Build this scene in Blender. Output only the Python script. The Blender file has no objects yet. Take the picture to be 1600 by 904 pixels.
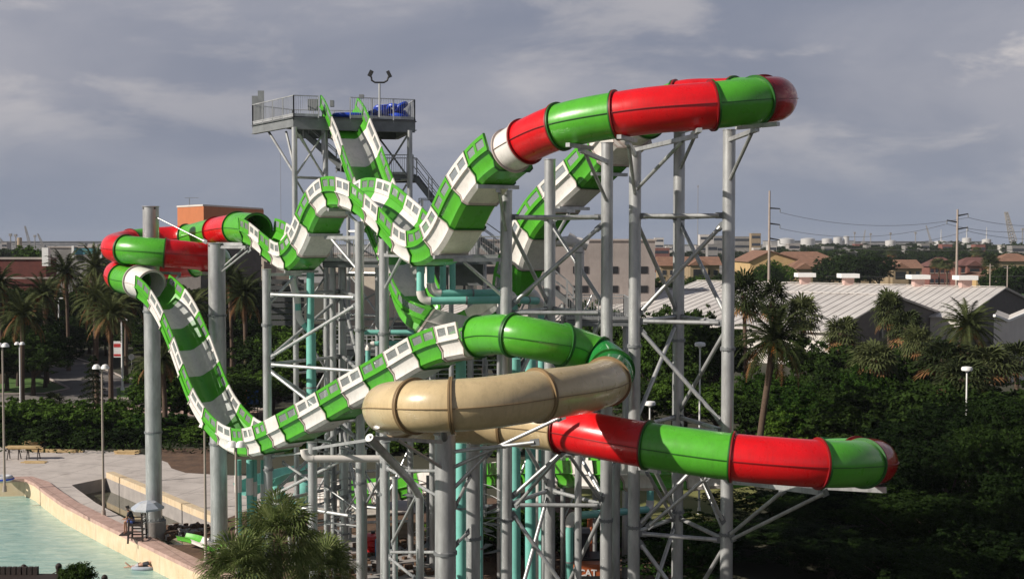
import bpy, bmesh, math, random
import numpy as np
from mathutils import Vector, Matrix, Euler
R = math.radians
random.seed(7); rng = np.random.default_rng(7)
scene = bpy.context.scene
col = scene.collection
H = 17.5; F = 1900.0; PITCH = math.atan(74/F)
CP, SP = math.cos(PITCH), math.sin(PITCH)

def P(px, py, d):
    a = (px-800)/F*d; b = (452-py)/F*d
    return Vector((a, d*CP + b*SP, H - d*SP + b*CP))
def G(px, py, z=0.0):
    a = (px-800)/F; b = (452-py)/F
    dz = -SP + b*CP
    t = (z-H)/dz
    return Vector((a*t, t*(CP+b*SP), z))
def GP(px, Y, z=0.0):
    ax = Y*CP - (z-H)*SP
    return Vector(((px-800)/F*ax, Y, z))
def ZY(py, Y):       # height seen at row py at distance Y
    b = (452-py)/F
    return H + Y*(-SP+b*CP)/(CP+b*SP)

# ------------------------------------------------------------------ materials
def newmat(name):
    m = bpy.data.materials.new(name); m.use_nodes = True
    nt = m.node_tree; b = nt.nodes['Principled BSDF']
    return m, nt, b
def mat(name, c, rough=0.6, metal=0.0, var=0.12, scale=3.0, bump=0.0, bscale=40.0, coat=0.0, spec=0.5, c2=None, stretch=None, oscale=False):
    m, nt, b = newmat(name)
    N = nt.nodes; Lk = nt.links
    tc = N.new('ShaderNodeTexCoord'); mp = N.new('ShaderNodeMapping')
    Lk.new(tc.outputs['Object'], mp.inputs[0])
    if stretch: mp.inputs['Scale'].default_value = stretch
    n = N.new('ShaderNodeTexNoise'); n.inputs['Scale'].default_value = scale; n.inputs['Detail'].default_value = 6
    n.inputs['Roughness'].default_value = 0.65
    Lk.new(mp.outputs[0], n.inputs['Vector'])
    r = N.new('ShaderNodeValToRGB')
    r.color_ramp.elements[0].position = 0.3; r.color_ramp.elements[1].position = 0.7
    if c2 is None:
        lo = [x*(1-var) for x in c]; hi = [min(1, x*(1+var)) for x in c]
    else: lo, hi = c, c2
    r.color_ramp.elements[0].color = (*lo, 1); r.color_ramp.elements[1].color = (*hi, 1)
    Lk.new(n.outputs['Fac'], r.inputs[0]); Lk.new(r.outputs[0], b.inputs['Base Color'])
    b.inputs['Roughness'].default_value = rough; b.inputs['Metallic'].default_value = metal
    b.inputs['Coat Weight'].default_value = coat; b.inputs['Coat Roughness'].default_value = 0.08
    b.inputs['Specular IOR Level'].default_value = spec
    if bump:
        n2 = N.new('ShaderNodeTexNoise'); n2.inputs['Scale'].default_value = bscale; n2.inputs['Detail'].default_value = 4
        Lk.new(mp.outputs[0], n2.inputs['Vector'])
        bp = N.new('ShaderNodeBump'); bp.inputs['Strength'].default_value = bump; bp.inputs['Distance'].default_value = 0.05
        Lk.new(n2.outputs['Fac'], bp.inputs['Height']); Lk.new(bp.outputs[0], b.inputs['Normal'])
    return m
def fibre(name, c, rough=0.24, scale=1.3, var=0.10):
    # gel-coated fibreglass: gloss, faint mottling and vertical water streaks
    m = mat(name, c, rough=rough, coat=0.25, var=var, scale=scale, spec=0.45)
    nt = m.node_tree; N = nt.nodes; Lk = nt.links; b = N['Principled BSDF']
    tc = N.new('ShaderNodeTexCoord'); n = N.new('ShaderNodeTexNoise'); n.inputs['Scale'].default_value = 2.2; n.inputs['Detail'].default_value = 3
    Lk.new(tc.outputs['Object'], n.inputs['Vector'])
    mr = N.new('ShaderNodeMapRange'); mr.inputs['To Min'].default_value = rough*0.8; mr.inputs['To Max'].default_value = rough*1.7
    Lk.new(n.outputs['Fac'], mr.inputs['Value']); Lk.new(mr.outputs[0], b.inputs['Roughness'])
    mp = N.new('ShaderNodeMapping'); mp.inputs['Scale'].default_value = (7, 7, .9); Lk.new(tc.outputs['Object'], mp.inputs[0])
    ns = N.new('ShaderNodeTexNoise'); ns.inputs['Scale'].default_value = 1.0; ns.inputs['Detail'].default_value = 7; ns.inputs['Roughness'].default_value = .7; Lk.new(mp.outputs[0], ns.inputs['Vector'])
    rs_ = N.new('ShaderNodeMapRange'); rs_.inputs['From Min'].default_value = .48; rs_.inputs['From Max'].default_value = .78; rs_.inputs['To Max'].default_value = .42; Lk.new(ns.outputs['Fac'], rs_.inputs['Value'])
    mm = N.new('ShaderNodeMix'); mm.data_type = 'RGBA'; mm.inputs['B'].default_value = (c[0]*.45+.02, c[1]*.45+.018, c[2]*.45+.012, 1); Lk.new(rs_.outputs[0], mm.inputs['Factor'])
    src = b.inputs['Base Color'].links[0].from_socket; Lk.new(src, mm.inputs['A']); Lk.new(mm.outputs['Result'], b.inputs['Base Color'])
    bp = N.new('ShaderNodeBump'); bp.inputs['Strength'].default_value = 0.12; bp.inputs['Distance'].default_value = 0.05
    Lk.new(n.outputs['Fac'], bp.inputs['Height']); Lk.new(bp.outputs[0], b.inputs['Normal'])
    return m
def seethru(name, c, t, rough=0.1):
    m, nt, b = newmat(name)
    b.inputs['Base Color'].default_value = (*c, 1); b.inputs['Roughness'].default_value = rough
    tr = nt.nodes.new('ShaderNodeBsdfTransparent'); tr.inputs[0].default_value = (*[min(1, x*1.3+0.25) for x in c], 1)
    mx = nt.nodes.new('ShaderNodeMixShader')
    n = nt.nodes.new('ShaderNodeTexNoise'); n.inputs['Scale'].default_value = 3
    mr = nt.nodes.new('ShaderNodeMapRange'); mr.inputs['To Min'].default_value = t-0.1; mr.inputs['To Max'].default_value = t+0.1
    nt.links.new(n.outputs['Fac'], mr.inputs['Value']); nt.links.new(mr.outputs[0], mx.inputs[0])
    nt.links.new(b.outputs[0], mx.inputs[1]); nt.links.new(tr.outputs[0], mx.inputs[2])
    nt.links.new(mx.outputs[0], nt.nodes['Material Output'].inputs[0])
    return m
M = {}
M['green'] = fibre('green_fibreglass', (0.080, 0.37, 0.026))
M['red'] = fibre('red_fibreglass', (0.62, 0.006, 0.010))
M['white'] = fibre('white_fibreglass', (0.74, 0.70, 0.66))
M['beige'] = fibre('beige_fibreglass', (0.54, 0.415, 0.235))
M['clear_green'] = seethru('clear_green_fibreglass', (0.03, 0.30, 0.06), 0.32)
M['clear_red'] = seethru('clear_red_fibreglass', (0.34, 0.012, 0.02), 0.3)
M['seam_g'] = mat('green_flange_edge', (0.012, 0.10, 0.008), 0.5)  # edge colours darker than the tubes; shade of the seam gaps is put in
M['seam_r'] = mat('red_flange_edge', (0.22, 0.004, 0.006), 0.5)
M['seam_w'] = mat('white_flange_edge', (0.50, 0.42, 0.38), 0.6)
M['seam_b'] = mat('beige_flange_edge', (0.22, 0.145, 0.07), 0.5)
M['bolt'] = mat('dark_sealant', (0.03, 0.03, 0.03), 0.6)
M['pane'] = seethru('acrylic_pane', (0.42, 0.44, 0.44), 0.66, 0.06)
M['steel'] = mat('galvanised_steel', (0.34, 0.345, 0.345), 0.38, 0.5, 0.22, 1.6, 0.05, 20, c2=(0.60, 0.605, 0.60), stretch=(1, 1, 0.35))
def weather(m, tint, lo, hi, amt, stretch, scale=1.0):
    nt = m.node_tree; N = nt.nodes; Lk = nt.links; b = N['Principled BSDF']; tc = N.new('ShaderNodeTexCoord'); mp = N.new('ShaderNodeMapping'); mp.inputs['Scale'].default_value = stretch
    Lk.new(tc.outputs['Object'], mp.inputs[0]); n = N.new('ShaderNodeTexNoise'); n.inputs['Scale'].default_value = scale; n.inputs['Detail'].default_value = 8; n.inputs['Roughness'].default_value = .7; Lk.new(mp.outputs[0], n.inputs['Vector'])
    r = N.new('ShaderNodeMapRange'); r.inputs['From Min'].default_value = lo; r.inputs['From Max'].default_value = hi; r.inputs['To Max'].default_value = amt; Lk.new(n.outputs['Fac'], r.inputs['Value'])
    mm = N.new('ShaderNodeMix'); mm.data_type = 'RGBA'; mm.inputs['B'].default_value = (*tint, 1); Lk.new(r.outputs[0], mm.inputs['Factor'])
    src = b.inputs['Base Color'].links[0].from_socket; Lk.new(src, mm.inputs['A']); Lk.new(mm.outputs['Result'], b.inputs['Base Color'])
def joints(m, w_, h_, mortar, tint, rot=0.0):
    nt = m.node_tree; N = nt.nodes; Lk = nt.links; b = N['Principled BSDF']; tc = N.new('ShaderNodeTexCoord'); mp = N.new('ShaderNodeMapping'); mp.inputs['Rotation'].default_value = (0, 0, rot)
    Lk.new(tc.outputs['Object'], mp.inputs[0]); br = N.new('ShaderNodeTexBrick'); br.offset = 0; br.inputs['Scale'].default_value = 1; br.inputs['Brick Width'].default_value = w_; br.inputs['Row Height'].default_value = h_; br.inputs['Mortar Size'].default_value = mortar
    br.inputs['Color1'].default_value = br.inputs['Color2'].default_value = (0, 0, 0, 1); br.inputs['Mortar'].default_value = (1, 1, 1, 1); br.inputs['Mortar Smooth'].default_value = .3; Lk.new(mp.outputs[0], br.inputs['Vector'])
    ml = N.new('ShaderNodeMath'); ml.operation = 'MULTIPLY'; ml.inputs[1].default_value = .75; Lk.new(br.outputs['Fac'], ml.inputs[0])
    mm = N.new('ShaderNodeMix'); mm.data_type = 'RGBA'; mm.inputs['B'].default_value = (*tint, 1); Lk.new(ml.outputs[0], mm.inputs['Factor'])
    src = b.inputs['Base Color'].links[0].from_socket; Lk.new(src, mm.inputs['A']); Lk.new(mm.outputs['Result'], b.inputs['Base Color'])
weather(M['steel'], (.22, .215, .21), .50, .72, .55, (5, 5, .7)); weather(M['steel'], (.16, .085, .045), .66, .80, .5, (2.5, 2.5, .5))
M['steel_d'] = mat('dull_steel', (0.20, 0.21, 0.215), 0.55, 0.3, 0.2, 2.0)
M['grate'] = mat('dark_grating', (0.07, 0.072, 0.075), 0.6, 0.2, 0.2, 3.0)
M['teal'] = mat('teal_pipe_paint', (0.17, 0.46, 0.395), 0.45, 0, 0.14, 1.2)
M['pvc'] = mat('white_pipe_paint', (0.66, 0.62, 0.58), 0.45, 0, 0.1, 1.5)
M['rub'] = mat('black_rubber', (0.015, 0.015, 0.016), 0.6)
M['conc'] = mat('deck_concrete', (0.40, 0.355, 0.325), 0.85, 0, 0.2, 0.35, 0.15, 8, c2=(0.54, 0.48, 0.44))
M['conc_d'] = mat('old_concrete', (0.24, 0.22, 0.21), 0.9, 0, 0.2, 1.2, 0.2, 10, c2=(0.34, 0.31, 0.29))
M['coping'] = mat('pink_coping', (0.36, 0.23, 0.19), 0.85, 0, 0.2, 2.0, 0.2, 12, c2=(0.50, 0.34, 0.29))
M['poolwall'] = mat('cream_pool_wall', (0.56, 0.42, 0.26), 0.7, 0, 0.1, 1.0, c2=(0.64, 0.53, 0.38))
M['blue'] = mat('blue_vinyl', (0.01, 0.05, 0.42), 0.35, 0, 0.3, 2.0)
M['wood'] = mat('raw_lumber', (0.42, 0.29, 0.13), 0.8, 0, 0.2, 4.0, c2=(0.58, 0.42, 0.22))
M['dwood'] = mat('dark_stained_wood', (0.022, 0.012, 0.009), 0.7, 0, 0.3, 4.0)
M['bark'] = mat('palm_bark', (0.060, 0.038, 0.026), 0.95, 0, 0.3, 8.0, 0.6, 18, c2=(0.12, 0.08, 0.055), stretch=(1, 1, 3))
M['tbark'] = mat('tree_bark', (0.05, 0.035, 0.025), 0.95, 0, 0.3, 8.0, 0.5, 18)
M['orange'] = mat('orange_panel_wall', (0.46, 0.15, 0.055), 0.7, 0, 0.07, 1.0)
M['brick'] = mat('red_brick_wall', (0.105, 0.024, 0.017), 0.85, 0, 0.25, 0.8)
M['brick2'] = mat('rust_brick_wall', (0.17, 0.065, 0.05), 0.85, 0, 0.2, 0.8)
M['plaster'] = mat('cream_plaster', (0.62, 0.54, 0.44), 0.85, 0, 0.12, 0.6)
M['garage'] = mat('garage_concrete', (0.29, 0.25, 0.23), 0.9, 0, 0.14, 0.3)
M['yellow'] = mat('yellow_stucco', (0.46, 0.31, 0.15), 0.85, 0, 0.12, 0.4)
M['tan'] = mat('tan_stucco', (0.27, 0.20, 0.125), 0.85, 0, 0.12, 0.4)
M['shingle'] = mat('terracotta_shingle', (0.20, 0.105, 0.068), 0.9, 0, 0.25, 0.6, 0.2, 5)
M['shingle_d'] = mat('maroon_shingle', (0.12, 0.05, 0.042), 0.9, 0, 0.25, 0.6)
M['dark'] = mat('dark_opening', (0.012, 0.012, 0.014), 0.4)
M['win'] = mat('window_glass', (0.03, 0.035, 0.045), 0.15)
M['greywall'] = mat('grey_gable_cladding', (0.085, 0.075, 0.07), 0.8, 0, 0.2, 1.0)
M['palewall'] = mat('pale_metal_siding', (0.58, 0.54, 0.50), 0.7, 0, 0.1, 0.6)
M['pinkv'] = mat('pink_vent_housing', (0.50, 0.34, 0.30), 0.8)
M['wpaint'] = mat('white_paint', (0.78, 0.77, 0.75), 0.5, 0, 0.06)
M['tank'] = mat('pale_tank_paint', (0.42, 0.41, 0.40), 0.6, 0, 0.06)
M['far'] = mat('far_grey_wall', (0.22, 0.21, 0.20), 0.9, 0, 0.3, 0.1)
M['far2'] = mat('far_pale_wall', (0.46, 0.43, 0.40), 0.9, 0, 0.2, 0.1)
M['pole'] = mat('weathered_pole', (0.33, 0.27, 0.23), 0.85, 0, 0.15, 1.0)
M['wire'] = mat('power_wire', (0.10, 0.10, 0.10), 0.6)
M['asph'] = mat('road_asphalt', (0.13, 0.115, 0.105), 0.9, 0, 0.2, 0.4, c2=(0.19, 0.17, 0.155))
M['kerb'] = mat('kerb_concrete', (0.36, 0.31, 0.28), 0.9)
M['dirt'] = mat('bare_brown_soil', (0.055, 0.030, 0.018), 0.95, 0, 0.3, 0.9, 0.8, 3, c2=(0.15, 0.085, 0.05))
M['grass'] = mat('mown_grass', (0.11, 0.125, 0.025), 0.95, 0, 0.3, 0.25, 0.4, 8, c2=(0.20, 0.185, 0.06))
M['lawn'] = mat('road_verge_grass', (0.04, 0.10, 0.012), 0.95, 0, 0.3, 0.6, 0.4, 8, c2=(0.07, 0.14, 0.02))
M['skin'] = mat('skin', (0.32, 0.15, 0.09), 0.6)
M['skin2'] = mat('pale_skin', (0.52, 0.30, 0.21), 0.6)
M['hair'] = mat('dark_hair', (0.012, 0.008, 0.006), 0.7)
M['shirt'] = mat('dark_shirt', (0.02, 0.02, 0.028), 0.8)
M['shorts'] = mat('blue_shorts', (0.03, 0.06, 0.22), 0.8)
M['umb'] = mat('pale_umbrella_cloth', (0.46, 0.47, 0.50), 0.8)
M['umb2'] = mat('blue_grey_umbrella_cloth', (0.33, 0.36, 0.42), 0.8)
M['cat_o'] = mat('orange_machine_paint', (0.40, 0.10, 0.03), 0.5)
M['redp'] = mat('red_machine_paint', (0.55, 0.01, 0.012), 0.35)
M['bluep'] = mat('blue_drum_paint', (0.05, 0.26, 0.48), 0.4)
M['sign_w'] = mat('sign_white', (0.75, 0.73, 0.72), 0.5)
M['sign_r'] = mat('sign_red', (0.50, 0.03, 0.03), 0.5)
M['sign_b'] = mat('sign_blue', (0.02, 0.10, 0.36), 0.5)
M['sign_o'] = mat('sign_orange', (0.6, 0.12, 0.02), 0.5)
M['bucket'] = mat('faded_teal_cladding', (0.08, 0.28, 0.34), 0.7)

weather(M['conc'], (.17, .145, .13), .52, .72, .6, (1, 1, 1), .5); joints(M['conc'], 4.2, 3.4, .03, (.10, .09, .085), .35)
weather(M['poolwall'], (.22, .15, .08), .52, .75, .6, (3, 3, .6)); weather(M['coping'], (.16, .10, .08), .5, .7, .5, (1.5, 1.5, 1)); joints(M['coping'], 1.5, 50, .02, (.12, .08, .07), -.6)
weather(M['garage'], (.16, .13, .12), .5, .75, .5, (1, 1, .3), .6); weather(M['orange'], (.30, .09, .03), .5, .75, .4, (1, 1, .3), .8); weather(M['plaster'], (.30, .25, .20), .5, .75, .4, (1, 1, .3), .8); weather(M['asph'], (.06, .055, .05), .5, .7, .5, (1, 1, 1), .3)
def leafmat(name, lo, hi, tr=0.25):
    m, nt, b = newmat(name); N = nt.nodes; Lk = nt.links
    tc = N.new('ShaderNodeTexCoord'); n = N.new('ShaderNodeTexNoise'); n.inputs['Scale'].default_value = 2.2; n.inputs['Detail'].default_value = 4; n.inputs['Roughness'].default_value = .7
    oi = N.new('ShaderNodeObjectInfo'); ad = N.new('ShaderNodeMath'); ad.operation = 'ADD'
    ml = N.new('ShaderNodeMath'); ml.operation = 'MULTIPLY_ADD'; ml.inputs[1].default_value = 0.36; ml.inputs[2].default_value = -0.18
    Lk.new(oi.outputs['Random'], ml.inputs[0]); Lk.new(tc.outputs['Object'], n.inputs['Vector'])
    Lk.new(n.outputs['Fac'], ad.inputs[0]); Lk.new(ml.outputs[0], ad.inputs[1])
    r = N.new('ShaderNodeValToRGB'); r.color_ramp.elements[0].position = 0.30; r.color_ramp.elements[1].position = 0.72
    r.color_ramp.elements[0].color = (*lo, 1); r.color_ramp.elements[1].color = (*hi, 1)
    Lk.new(ad.outputs[0], r.inputs[0]); Lk.new(r.outputs[0], b.inputs['Base Color'])
    b.inputs['Roughness'].default_value = 0.75; b.inputs['Specular IOR Level'].default_value = 0.08
    t = N.new('ShaderNodeBsdfTranslucent'); mx = N.new('ShaderNodeMixShader'); mx.inputs[0].default_value = tr
    Lk.new(r.outputs[0], t.inputs[0]); Lk.new(b.outputs[0], mx.inputs[1]); Lk.new(t.outputs[0], mx.inputs[2])
    Lk.new(mx.outputs[0], N['Material Output'].inputs[0])
    return m
M['leaf'] = leafmat('broad_leaf', (0.007, 0.017, 0.003), (0.034, 0.062, 0.011))
M['leaf_b'] = leafmat('bright_leaf', (0.012, 0.036, 0.004), (0.078, 0.140, 0.019))
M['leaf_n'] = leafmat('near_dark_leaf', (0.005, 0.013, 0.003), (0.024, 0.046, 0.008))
M['palm'] = leafmat('palm_leaf', (0.014, 0.022, 0.006), (0.085, 0.100, 0.036), 0.15)
M['palm_f'] = leafmat('fan_palm_leaf', (0.018, 0.028, 0.009), (0.10, 0.115, 0.045), 0.15)
M['dead'] = leafmat('dead_frond', (0.11, 0.05, 0.02), (0.24, 0.13, 0.06), 0.1)
M['date'] = leafmat('orange_date_stalk', (0.20, 0.06, 0.012), (0.38, 0.13, 0.03), 0.1)

# ------------------------------------------------------------------ mesh builder
def tag(o, label=None, cat=None, group=None, kind=None):
    if label: o['label'] = label
    if cat: o['category'] = cat
    if group: o['group'] = group
    if kind: o['kind'] = kind
    return o
ROOT = {}
def empty(name, loc=(0, 0, 0), label=None, cat=None, group=None, rz=0):
    o = bpy.data.objects.new(name, None); col.objects.link(o); o.location = loc; o.rotation_euler.z = rz
    o.empty_display_size = 0.3
    ROOT[o.name] = Vector(loc) if rz == 0 else Vector((0, 0, 0))
    return tag(o, label, cat, group)
class MB:
    def __init__(s): s.v = []; s.f = []; s.m = []; s.ml = []
    def mi(s, m):
        m = M[m] if isinstance(m, str) else m
        if m not in s.ml: s.ml.append(m)
        return s.ml.index(m)
    def add(s, vs, fs, m):
        b = len(s.v); s.v.extend([tuple(v) for v in vs]); k = s.mi(m)
        for f in fs: s.f.append(tuple(i+b for i in f)); s.m.append(k)
        return s
    def box(s, c, size, m, rz=0, X=None, Y=None):
        c = Vector(c); hx, hy, hz = [q/2 for q in size]
        ax = Vector(X).normalized() if X is not None else Vector((math.cos(rz), math.sin(rz), 0))
        ay = Vector(Y).normalized() if Y is not None else Vector((-math.sin(rz), math.cos(rz), 0))
        az = ax.cross(ay)
        vs = [c+ax*hx*i+ay*hy*j+az*hz*k for k in (-1, 1) for j in (-1, 1) for i in (-1, 1)]
        return s.add(vs, [(0, 2, 3, 1), (4, 5, 7, 6), (0, 1, 5, 4), (2, 6, 7, 3), (0, 4, 6, 2), (1, 3, 7, 5)], m)
    def bar(s, a, b, w, h, m):
        a = Vector(a); b = Vector(b); t = (b-a); L = t.length
        if L < 1e-6: return s
        t /= L; up = Vector((0, 0, 1)) if abs(t.z) < 0.95 else Vector((0, 1, 0))
        l = t.cross(up).normalized()
        return s.box((a+b)/2, (L, w, h), m, X=t, Y=-l if True else l)
    def cyl(s, a, b, r, m, r2=None, n=16, caps=True):
        a = Vector(a); b = Vector(b); r2 = r if r2 is None else r2
        t = (b-a).normalized(); up = Vector((0, 0, 1)) if abs(t.z) < 0.9 else Vector((1, 0, 0))
        x = t.cross(up).normalized(); y = t.cross(x)
        vs = []
        for p, q in ((a, r), (b, r2)):
            for i in range(n):
                A = 2*math.pi*i/n; vs.append(p+(x*math.cos(A)+y*math.sin(A))*q)
        fs = [(i, (i+1) % n, n+(i+1) % n, n+i) for i in range(n)]
        if caps: fs += [tuple(range(n-1, -1, -1)), tuple(range(n, 2*n))]
        return s.add(vs, fs, m)
    def pipe(s, pts, r, m, n=12, caps=True):
        pts = [Vector(p) for p in pts]; k = len(pts); rs = r if isinstance(r, (list, tuple)) else [r]*k
        vs = []; px = None
        for i, p in enumerate(pts):
            t = (pts[min(i+1, k-1)]-pts[max(i-1, 0)]).normalized()
            if px is None:
                up = Vector((0, 0, 1)) if abs(t.z) < 0.9 else Vector((1, 0, 0)); px = t.cross(up).normalized()
            px = (px-t*px.dot(t)).normalized(); y = t.cross(px)
            for j in range(n):
                A = 2*math.pi*j/n; vs.append(p+(px*math.cos(A)+y*math.sin(A))*rs[i])
        fs = [(i*n+j, i*n+(j+1) % n, (i+1)*n+(j+1) % n, (i+1)*n+j) for i in range(k-1) for j in range(n)]
        if caps: fs += [tuple(range(n-1, -1, -1)), tuple(range((k-1)*n, k*n))]
        return s.add(vs, fs, m)
    def prism(s, poly, z0, z1, m):
        n = len(poly); vs = [(p[0], p[1], z0) for p in poly]+[(p[0], p[1], z1) for p in poly]
        fs = [(i, (i+1) % n, n+(i+1) % n, n+i) for i in range(n)]+[tuple(range(n-1, -1, -1)), tuple(range(n, 2*n))]
        return s.add(vs, fs, m)
    def lathe(s, prof, c, m, n=20):
        c = Vector(c); vs = []
        for r, z in prof:
            for i in range(n):
                A = 2*math.pi*i/n; vs.append(c+Vector((r*math.cos(A), r*math.sin(A), z)))
        k = len(prof)
        fs = [(i*n+j, i*n+(j+1) % n, (i+1)*n+(j+1) % n, (i+1)*n+j) for i in range(k-1) for j in range(n)]
        fs += [tuple(range(n-1, -1, -1)), tuple(range((k-1)*n, k*n))]
        return s.add(vs, fs, m)
    def build(s, name, parent=None, smooth=True, fix=True, label=None):
        off = Vector((0, 0, 0))
        if parent is not None:
            p = parent
            while p.parent: p = p.parent
            off = ROOT.get(p.name, Vector((0, 0, 0)))
        me = bpy.data.meshes.new(name)
        me.from_pydata([(v[0]-off.x, v[1]-off.y, v[2]-off.z) for v in s.v], [], s.f)
        for m in s.ml: me.materials.append(m)
        me.polygons.foreach_set('material_index', s.m)
        if fix:
            bm = bmesh.new(); bm.from_mesh(me); bmesh.ops.recalc_face_normals(bm, faces=bm.faces); bm.to_mesh(me); bm.free()
        if smooth:
            me.polygons.foreach_set('use_smooth', [True]*len(me.polygons)); me.set_sharp_from_angle(angle=R(35))
        me.update()
        o = bpy.data.objects.new(name, me); col.objects.link(o)
        if parent is not None: o.parent = parent
        if label: o['label'] = label
        return o
def copy_tree(o, parent=None):
    c = o.copy(); col.objects.link(c)
    if parent is not None: c.parent = parent; c.matrix_parent_inverse = o.matrix_parent_inverse.copy()
    for ch in list(o.children): copy_tree(ch, c)
    return c
def drop_tree(o):
    for ch in list(o.children): drop_tree(ch)
    bpy.data.objects.remove(o)
# ------------------------------------------------------------------ camera / world / sun
cam = bpy.data.objects.new('camera', bpy.data.cameras.new('camera')); col.objects.link(cam)
cam.location = (0, 0, H); cam.rotation_euler = (R(90)-PITCH, 0, 0)
cam.data.sensor_width = 36; cam.data.lens = 36*F/1600; cam.data.clip_end = 20000; cam.data.clip_start = 0.5
scene.camera = cam
SUN_EL, SUN_DIR = R(31), Vector((-0.925, -0.38, 0)).normalized()
sv = Vector((SUN_DIR.x*math.cos(SUN_EL), SUN_DIR.y*math.cos(SUN_EL), math.sin(SUN_EL)))
sd = bpy.data.lights.new('sun', 'SUN'); sd.energy = 5.0; sd.angle = R(0.5); sd.color = (1, 0.93, 0.83)
so = bpy.data.objects.new('sun', sd); col.objects.link(so); so.rotation_euler = (-sv).to_track_quat('-Z', 'Y').to_euler(); so.location = sv*200
w = bpy.data.worlds.new('World'); scene.world = w; w.use_nodes = True
nt = w.node_tree; N = nt.nodes; Lk = nt.links
bg = N['Background']
sky = N.new('ShaderNodeTexSky'); sky.sky_type = 'NISHITA'; sky.sun_disc = False
sky.sun_elevation = SUN_EL; sky.sun_rotation = math.atan2(sv.x, sv.y); sky.air_density = 1.5; sky.dust_density = 3
tc = N.new('ShaderNodeTexCoord'); sx = N.new('ShaderNodeSeparateXYZ'); Lk.new(tc.outputs['Generated'], sx.inputs[0])
mxz = N.new('ShaderNodeMath'); mxz.operation = 'MAXIMUM'; mxz.inputs[1].default_value = 0.0; Lk.new(sx.outputs['Z'], mxz.inputs[0])
S = 10.0
def wnoise(scale, stretch, loc, detail, rough, dist=0.0):
    mp = N.new('ShaderNodeMapping'); mp.inputs['Scale'].default_value = stretch; mp.inputs['Location'].default_value = loc
    Lk.new(tc.outputs['Generated'], mp.inputs[0]); n = N.new('ShaderNodeTexNoise'); n.inputs['Scale'].default_value = scale; n.inputs['Detail'].default_value = detail
    n.inputs['Roughness'].default_value = rough; n.inputs['Distortion'].default_value = dist; Lk.new(mp.outputs[0], n.inputs['Vector']); return n
def wmix(f, A, B):
    m = N.new('ShaderNodeMix'); m.data_type = 'RGBA'
    for inp, v in (('Factor', f), ('A', A), ('B', B)):
        if isinstance(v, (int, float)): m.inputs[inp].default_value = v
        elif isinstance(v, tuple): m.inputs[inp].default_value = (v[0]*S, v[1]*S, v[2]*S, 1)
        else: Lk.new(v, m.inputs[inp])
    return m.outputs['Result']
def wrange(v, a, b_, c, d):
    r = N.new('ShaderNodeMapRange'); r.interpolation_type = 'SMOOTHSTEP'
    for i, q in zip(('From Min', 'From Max', 'To Min', 'To Max'), (a, b_, c, d)): r.inputs[i].default_value = q
    Lk.new(v, r.inputs['Value']); return r.outputs[0]
n1 = wnoise(2.6, (1, 1, 2.6), (3.1, .7, .2), 6, .5, .4)
n2 = wnoise(6.5, (1, 1, 3.0), (1.3, 4.2, .9), 9, .58, .3)
n3 = wnoise(1.3, (1, 1, 1.5), (.3, 1.2, 2.0), 3, .5)
base = wmix(wrange(n1.outputs['Fac'], .38, .64, 0, 1), (.200, .218, .284), (.318, .320, .370))
puff = N.new('ShaderNodeMath'); puff.operation = 'MULTIPLY'; Lk.new(wrange(n2.outputs['Fac'], .47, .66, 0, 1), puff.inputs[0]); Lk.new(wrange(n3.outputs['Fac'], .38, .58, 0.2, 1), puff.inputs[1])
c1_ = wmix(puff.outputs[0], base, (.68, .62, .585))
c2_ = wmix(wrange(mxz.outputs[0], 0.0, .13, .9, 0), c1_, (.215, .248, .322))
c3w = wmix(wrange(mxz.outputs[0], .24, .62, 0, 1), c2_, (.085, .10, .14))     # sky above the view, made darker to cut ambient fill and raise contrast
Lk.new(wmix(.95, sky.outputs[0], c3w), bg.inputs[0]); bg.inputs[1].default_value = 0.1
scene.view_settings.view_transform = 'Standard'; scene.view_settings.look = 'None'; scene.view_settings.exposure = 0.22; scene.view_settings.gamma = 1
scene.render.engine = 'CYCLES'
scene.cycles.transparent_max_bounces = 16; scene.cycles.max_bounces = 6; scene.cycles.volume_bounces = 0
scene.render.resolution_x = 1024; scene.render.resolution_y = 578
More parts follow.
